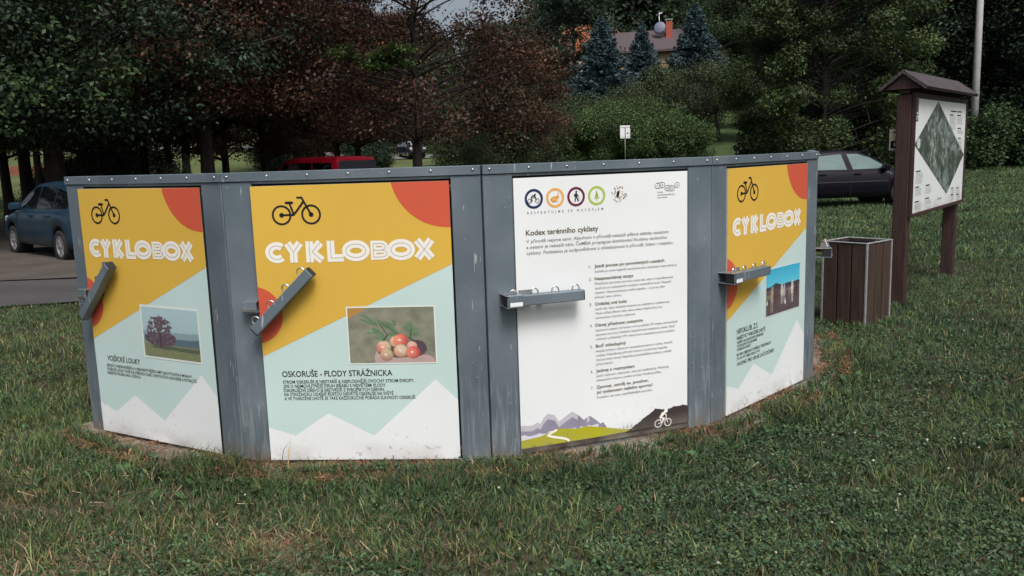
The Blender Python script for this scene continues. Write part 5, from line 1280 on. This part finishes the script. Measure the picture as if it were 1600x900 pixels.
fc = MB(); P0 = at(28, 272, 62); fc.box(-1.8, 2.2, -.1, .1, -1.2, .55, mat('orange_wall', (.20, .07, .04), .9, 0, 2, .3)); w_ = fc.build('garden_wall'); w_.location = P0; setp(w_, 'low orange brick wall in the distance at the far left', 'wall')

# ------------------------------------------------------------------ grass, clover, flowers, litter of needles
MT['blade'] = attr_mat('grass_blades', .5, .25, spec=.35)
MT['dry'] = attr_mat('dry_litter', .9)
FW = 0.66
def scatter(n, y0, y1, power=1.0):
    """points in the wedge in front of the camera, thinning with distance"""
    u = rng.random(n); 
    yv = y0 * (y1 / y0) ** u if power == 1 else (y0 ** -1 + u * (y1 ** -1 - y0 ** -1)) ** -1
    xv = (rng.random(n) * 2 - 1) * (FW * yv * 1.08 + 1.1)
    return xv, yv
def poly_mask(x, y, P):
    ins = np.zeros(len(x), bool); j = len(P) - 1
    for i in range(len(P)):
        xi, yi = P[i]; xj, yj = P[j]
        c = ((yi > y) != (yj > y)) & (x < (xj - xi) * (y - yi) / (yj - yi + 1e-12) + xi); ins ^= c; j = i
    return ins
LOT = [(-26, 9.0), (-14, 9.4), (-9, 9.75), (-6, 9.95), (-5.1, 10.15), (-4.4, 10.9), (-2, 15.5), (0, 20), (3, 24.5), (7, 27.5), (5, 31), (-10, 31), (-30, 31)]
BIN = [(2.98, 7.06), (3.308, 7.322), (3.046, 7.65), (2.718, 7.388)]
def allowed(x, y, pad=1.0):
    jx = x + (fbm(x, y, .25, 5) - .5) * .25
    ok = ring_r(x, y) > 2.92
    ok &= rng.random(len(x)) < 1 - padmask(x, y) * pad
    ok &= ~poly_mask(jx, y + (fbm(x, y, .3, 2) - .5) * .3, LOT); ok &= ~poly_mask(x, y, BIN)
    # nothing grows under the cars
    return ok
def blades(name, x, y, h, w, col, lean=.55, label=None):
    n = len(x); z = np.where(ring_r(x, y) < 3.06, .008, terrain(x, y)) - .004; az = rng.random(n) * 6.283; le = h * lean * (.4 + 1.2 * rng.random(n)); fa = rng.random(n) * 6.283
    dx, dy = np.cos(az) * le, np.sin(az) * le; bx, by = np.cos(fa) * w / 2, np.sin(fa) * w / 2
    hz = np.sqrt(np.maximum(h * h - le * le * .8, (h * .25) ** 2))
    b = np.stack([x, y, z], -1); s = np.stack([bx, by, np.zeros(n)], -1)
    m = b + np.stack([dx * .32, dy * .32, hz * .62], -1); t = b + np.stack([dx, dy, hz * (1 - .12 * rng.random(n))], -1)
    V = np.stack([b - s, b + s, m - s * .85, m + s * .85, t], 1).reshape(-1, 3); k = np.arange(n)[:, None] * 5
    F = np.concatenate([k + np.array([[0, 1, 3]]), k + np.array([[0, 3, 2]]), k + np.array([[2, 3, 4]])], 0)
    shade = np.array([.75, .75, 1.0, 1.0, 1.12])
    C = (col[:, None, :] * np.ones((1, 5, 1))).reshape(-1, 3)
    o = np_mesh(name, V, F, C, MT['blade']); return setp(o, kind='stuff', label=label)
def grasscol(x, y, n):
    dm = drymask(x, y); v = fbm(x, y, .6, 7.0); a = np.array([.068, .118, .040]); b_ = np.array([.155, .195, .066]); c = np.array([.044, .080, .044]); st = np.array([.24, .185, .105]); br = np.array([.11, .085, .045])
    k = np.clip((v - .35) * 2.2, 0, 1)[:, None]; col = a * (1 - k) + b_ * k
    left = sstep(.2, -1.2, x)[:, None]; k2 = (rng.random((n, 1)) < .30 + .25 * (1 - left)); col = np.where(k2, c, col)
    r = rng.random(n); col = np.where((r < .02 + .05 * left[:, 0] + .42 * dm)[:, None], st, col); col = np.where(((r > .93) & (rng.random(n) < .3 + dm))[:, None], br, col)
    return col * np.exp(rng.normal(0, .28, (n, 1))) * (.50 + 1.05 * fbm(x, y, .8, 17.0, 3))[:, None]
# short lawn, in tufts
n = 430000; x, y = scatter(n, 2.2, 13)
tx, ty = np.round(x / .055), np.round(y / .055); jx = vnoise(tx * 7.7, ty * 3.1, 1) - .5; x = (tx + jx * .8) * .055 + rng.normal(0, .011, n) + rng.random(n) * .012; y = (ty + (vnoise(tx * 2.3, ty * 9.1, 1) - .5) * .8) * .055 + rng.normal(0, .011, n)
ok = allowed(x, y) & (rng.random(n) > drymask(x, y) * .45); x, y = x[ok], y[ok]; n = len(x)
hh = (.028 + .050 * fbm(x, y, .45, 2.0) ** 1.3 + .075 * np.clip(fbm(x, y, .28, 6.0) - .55, 0, 1)) * (.55 + .9 * rng.random(n)) * (1 - .35 * drymask(x, y))
ed = np.exp(-((ring_r(x, y) - 3.16) / .14) ** 2); hh *= 1 + .9 * ed * fbm(x, y, .5, 11)
blades('lawn_grass', x, y, hh, .0026 + .0022 * rng.random(n) + .00035 * y, grasscol(x, y, n), label='short green lawn grass in the foreground')
# longer tussocks
tuft = [(rng.random() * 2 - 1, None) for _ in range(0)]
T = []
for px, py, Rr, hh_, c_ in [(350, 735, .20, .15, 160), (395, 728, .16, .16, 120), (300, 728, .14, .12, 90), (470, 745, .15, .10, 80), (430, 760, .18, .09, 70), (130, 660, .16, .11, 90), (120, 690, .12, .12, 70), (60, 640, .25, .10, 110), (150, 700, .10, .09, 50), (715, 722, .05, .08, 26), (335, 712, .05, .12, 22), (1050, 690, .10, .10, 60), (1180, 640, .10, .09, 60), (1240, 600, .10, .09, 60), (520, 830, .20, .08, 120), (600, 870, .22, .09, 130), (770, 800, .2, .07, 100), (330, 870, .2, .09, 110), (60, 850, .2, .10, 100), (860, 735, .12, .08, 70), (1000, 720, .14, .10, 80), (1230, 650, .15, .09, 70), (1300, 520, .12, .08, 60), (1560, 640, .2, .07, 80), (240, 705, .10, .07, 40), (1140, 850, .2, .08, 90), (980, 800, .2, .08, 90), (1400, 800, .22, .08, 100)]:
    d = ray(px, py); tt = -CAM_H / d.z; T.append((d.x * tt, tt, Rr, hh_, c_ * 5))
for fx, fy in [(3.70, 8.04), (3.62, 7.93), (3.80, 7.98), (5.01, 9.68), (4.93, 9.60), (2.98, 7.00), (2.82, 7.20), (2.70, 7.36), (3.12, 7.12), (3.32, 7.28), (2.92, 7.08), (3.22, 7.20)]:
    T.append((fx, fy, .07, .085, 150))
for _ in range(300):
    a, b_ = scatter(1, 2.9, 12); T.append((a[0], b_[0], .05 + .08 * rng.random(), .07 + .05 * rng.random(), int(40 + 70 * rng.random())))
X = []; Y = []; Hh = []
for tx_, ty_, Rr, h_, c_ in T:
    X.append(tx_ + rng.normal(0, Rr * .55, c_)); Y.append(ty_ + rng.normal(0, Rr * .5, c_)); Hh.append(h_ * (.45 + .75 * rng.random(c_)))
x, y, hh = map(np.concatenate, (X, Y, Hh)); ok = (ring_r(x, y) > 2.95) & ~poly_mask(x, y, LOT) & ~poly_mask(x, y, BIN) & (rng.random(len(x)) < 1 - .75 * padmask(x, y)); x, y, hh = x[ok], y[ok], hh[ok]; n = len(x)
blades('long_grass', x, y, hh, .0032 + .0025 * rng.random(n), grasscol(x, y, n) * np.array([1.15, 1.12, 1.05]), .75, 'longer grass tussocks along the foot of the lockers')
# lawn farther off
n = 330000; x, y = scatter(n, 11, 48); keep = allowed(x, y) & ~((x / y > -.28) & (x / y < .2) & (y < 20)); x, y = x[keep], y[keep]; n = len(x)
hh = (.03 + .07 * fbm(x, y, 1.1, 4.0)) * (.6 + .8 * rng.random(n)); c = grasscol(x, y, n); bq = (sstep(20, 40, y) * (x < 3))[:, None]
blades('meadow_grass', x, y, hh * (1 + y * .008), .003 + .0007 * y, c * (1 + .5 * bq) , label='meadow grass under and beyond the trees')
# clover and other small broad leaves
def small_leaves(name, x, y, size, zl, cols, wts, label, asp=.8, tilt=.45):
    n = len(x); z = np.where(ring_r(x, y) < 3.06, .012, terrain(x, y)) + zl; N = np.stack([rng.normal(0, tilt, n), rng.normal(0, tilt, n), np.ones(n)], -1); N /= np.linalg.norm(N, axis=1, keepdims=True)
    P = np.stack([x, y, z], -1); a = rng.normal(size=(n, 3)); a -= N * (a * N).sum(1, keepdims=True); a /= np.linalg.norm(a, axis=1, keepdims=True); b_ = np.cross(N, a); s = (size * (.6 + .8 * rng.random(n)))[:, None]
    V = np.stack([P + s * (a * math.cos(t) * .5 + b_ * math.sin(t) * .5 * asp) + (N * s * .10 if i % 3 == 0 else 0) for i, t in enumerate(np.linspace(0, 2 * math.pi, 7)[:-1])], 1).reshape(-1, 3)
    F = np.arange(n * 6).reshape(-1, 6); C = np.repeat(pal(cols, wts, n, rng, .3), 6, 0)
    return setp(np_mesh(name, V, F, C, MT['blade']), kind='stuff', label=label)
n = 230000; x, y = scatter(n, 2.5, 11); m = fbm(x, y, .55, 13.0) + .16 * sstep(-1.5, 1.0, x) + .25 * np.exp(-((ring_r(x, y) - 3.25) / .18) ** 2) * (x > 0); ok = (m > .58) & allowed(x, y) & (rng.random(n) > drymask(x, y)); x, y = x[ok], y[ok]
# three leaflets to a stalk
k = rng.integers(0, 3, len(x)) * 2.094; x = np.round(x / .021) * .021 + np.cos(k) * .006 + vnoise(x * 90, y * 90) * .01; y = np.round(y / .021) * .021 + np.sin(k) * .006
small_leaves('clover_leaves', x, y, .0135, .018 + .034 * fbm(x, y, .16, 3.0), [(.052, .095, .042), (.070, .120, .050), (.040, .075, .040), (.095, .14, .058)], [4, 3, 3, 1], 'clover and low herbs among the grass')
# broad-leaved weeds
X = []; Y = []; Z = []
W = [(735, 722), (700, 715), (760, 735), (560, 715), (1050, 690), (1100, 700), (1060, 720), (830, 740), (1200, 660), (1235, 640), (1150, 690), (1010, 700)]
V_, C_ = [], []
def weed(cx, cy, s, nl):
    z0 = float(terrain(cx, cy))
    for i in range(nl):
        az = rng.random() * 6.283; el = .25 + .7 * rng.random(); L = s * (.6 + .6 * rng.random()); d = np.array([math.cos(az) * math.cos(el), math.sin(az) * math.cos(el), math.sin(el)]); sd_ = np.array([-math.sin(az), math.cos(az), 0]); p = np.array([cx, cy, z0]) + d * L * .15
        ctr = [p, p + d * L * .35, p + d * L * .7 + (0, 0, -.05 * L), p + d * L + (0, 0, -.18 * L)]; ww = [.08, .26, .22, .01]
        ri = [c0 + sd_ * L * w_ for c0, w_ in zip(ctr, ww)]; lf = [c0 - sd_ * L * w_ for c0, w_ in zip(ctr, ww)]
        for a_ in range(3): V_.extend([lf[a_], ri[a_], ri[a_ + 1], lf[a_ + 1]])
        c0 = np.array([.052, .105, .038]) * math.exp(rng.normal(0, .3)); C_.extend([c0] * 12)
for px, py in W:
    d = ray(px, py); tt = -CAM_H / d.z; weed(d.x * tt, tt, .085, 9)
for _ in range(520):
    a, b_ = scatter(1, 2.8, 9.5); a, b_ = a[0], b_[0]
    if ring_r(a, b_) > 3.12 and (b_ < 9.3 or a > 0) and rng.random() < .3 + .7 * (a > -.5): weed(a, b_, .035 + .035 * rng.random(), int(4 + rng.random() * 5))
for k_ in range(150):
    an = rng.random() * 1.9 - .5; r = 3.10 + .14 * rng.random(); weed(CEN[0] + r * math.sin(an), CEN[1] - r * math.cos(an), .05 + .03 * rng.random(), 6)
V_ = np.array(V_); o = np_mesh('broad_weeds', V_, np.arange(len(V_)).reshape(-1, 4), np.array(C_), MT['blade']); setp(o, kind='stuff', label='broad leaved weeds scattered in the lawn')
# white clover heads
n = 420; x, y = scatter(n, 2.9, 10); m = (fbm(x, y, .9, 21) > .5) & (ring_r(x, y) > 3.15) & allowed(x, y) & ((x > -.5) | (rng.random(n) < .25)); x, y = x[m][:70], y[m][:70]
ico = bmesh.new(); bmesh.ops.create_icosphere(ico, subdivisions=1, radius=1); iv = np.array([v.co[:] for v in ico.verts]); if_ = np.array([[v.index for v in f.verts] for f in ico.faces]); ico.free()
V = []; F = []; C = []
for i, (a, b_) in enumerate(zip(x, y)):
    r = .0048 + .0035 * rng.random(); z = float(terrain(a, b_)) + .035 + .03 * rng.random(); V.append(iv * r * np.array([1, 1, .85]) + rng.normal(0, .0008, iv.shape) + (a, b_, z)); F.append(if_ + i * len(iv)); C.append(np.tile(np.array([.42, .40, .34]) * (.7 + .4 * rng.random()), (len(iv), 1)))
o = np_mesh('clover_flowers', np.concatenate(V), np.concatenate(F), np.concatenate(C), MT['dry']); setp(o, kind='stuff', label='tiny white clover flower heads dotted over the lawn')
# dry needles and leaf litter: on the plinth and on the bare patches
def litter(x, y, z, L, w, cols, wts, name, label, up=.25):
    n = len(x); az = rng.random(n) * 6.283; d = np.stack([np.cos(az), np.sin(az), rng.normal(0, up, n)], -1) * (L / 2)[:, None]; s = np.stack([-np.sin(az), np.cos(az), rng.normal(0, .4, n)], -1) * (w / 2)[:, None]
    P = np.stack([x, y, z + np.abs(d[:, 2]) + .002], -1); V = np.stack([P - d - s, P + d - s * .5, P + d + s * .5, P - d + s], 1).reshape(-1, 3)
    return setp(np_mesh(name, V, np.arange(n * 4).reshape(-1, 4), np.repeat(pal(cols, wts, n, rng, .35), 4, 0), MT['dry']), kind='stuff', label=label)
n = 30000; an = A0 + .02 + rng.random(n) * 2.3; r = 2.84 + .30 * rng.random(n) ** 1.3; x = CEN[0] + r * np.sin(an); y = CEN[1] - r * np.cos(an); dens = np.clip(fbm(x, y, .35, 31) * 2.6 - .75, .05, 1); ok = rng.random(n) < dens; x, y = x[ok], y[ok]; n = len(x)
litter(x, y, np.maximum(.012, terrain(x, y)) + rng.random(n) * .012, .018 + .04 * rng.random(n), .0016 + .003 * rng.random(n), [(.19, .085, .042), (.12, .060, .035), (.28, .17, .09), (.06, .04, .03)], [4, 3, 2, 2], 'needle_litter', 'reddish brown needles and leaf litter along the plinth')
n = 70000; x, y = scatter(n, 2.6, 11); ok = (rng.random(n) < drymask(x, y) * .95 + .05) & allowed(x, y); x, y = x[ok], y[ok]; n = len(x)
litter(x, y, terrain(x, y) + rng.random(n) * .02, .03 + .06 * rng.random(n), .0018 + .0022 * rng.random(n), [(.22, .165, .095), (.15, .10, .058), (.30, .24, .15), (.08, .055, .035)], [4, 4, 2, 2], 'dry_straw', 'flattened dry straw on the worn patches of lawn', .35)
n = 46; x, y = scatter(n, 2.8, 12); ok = allowed(x, y); x, y = x[ok], y[ok]; n = len(x)
litter(x, y, terrain(x, y) + .03, .03 + .02 * rng.random(n), .014 + .010 * rng.random(n), [(.16, .07, .03), (.10, .05, .03), (.2, .13, .05)], [3, 3, 1], 'fallen_leaves', 'a few brown fallen leaves on the lawn', .2)
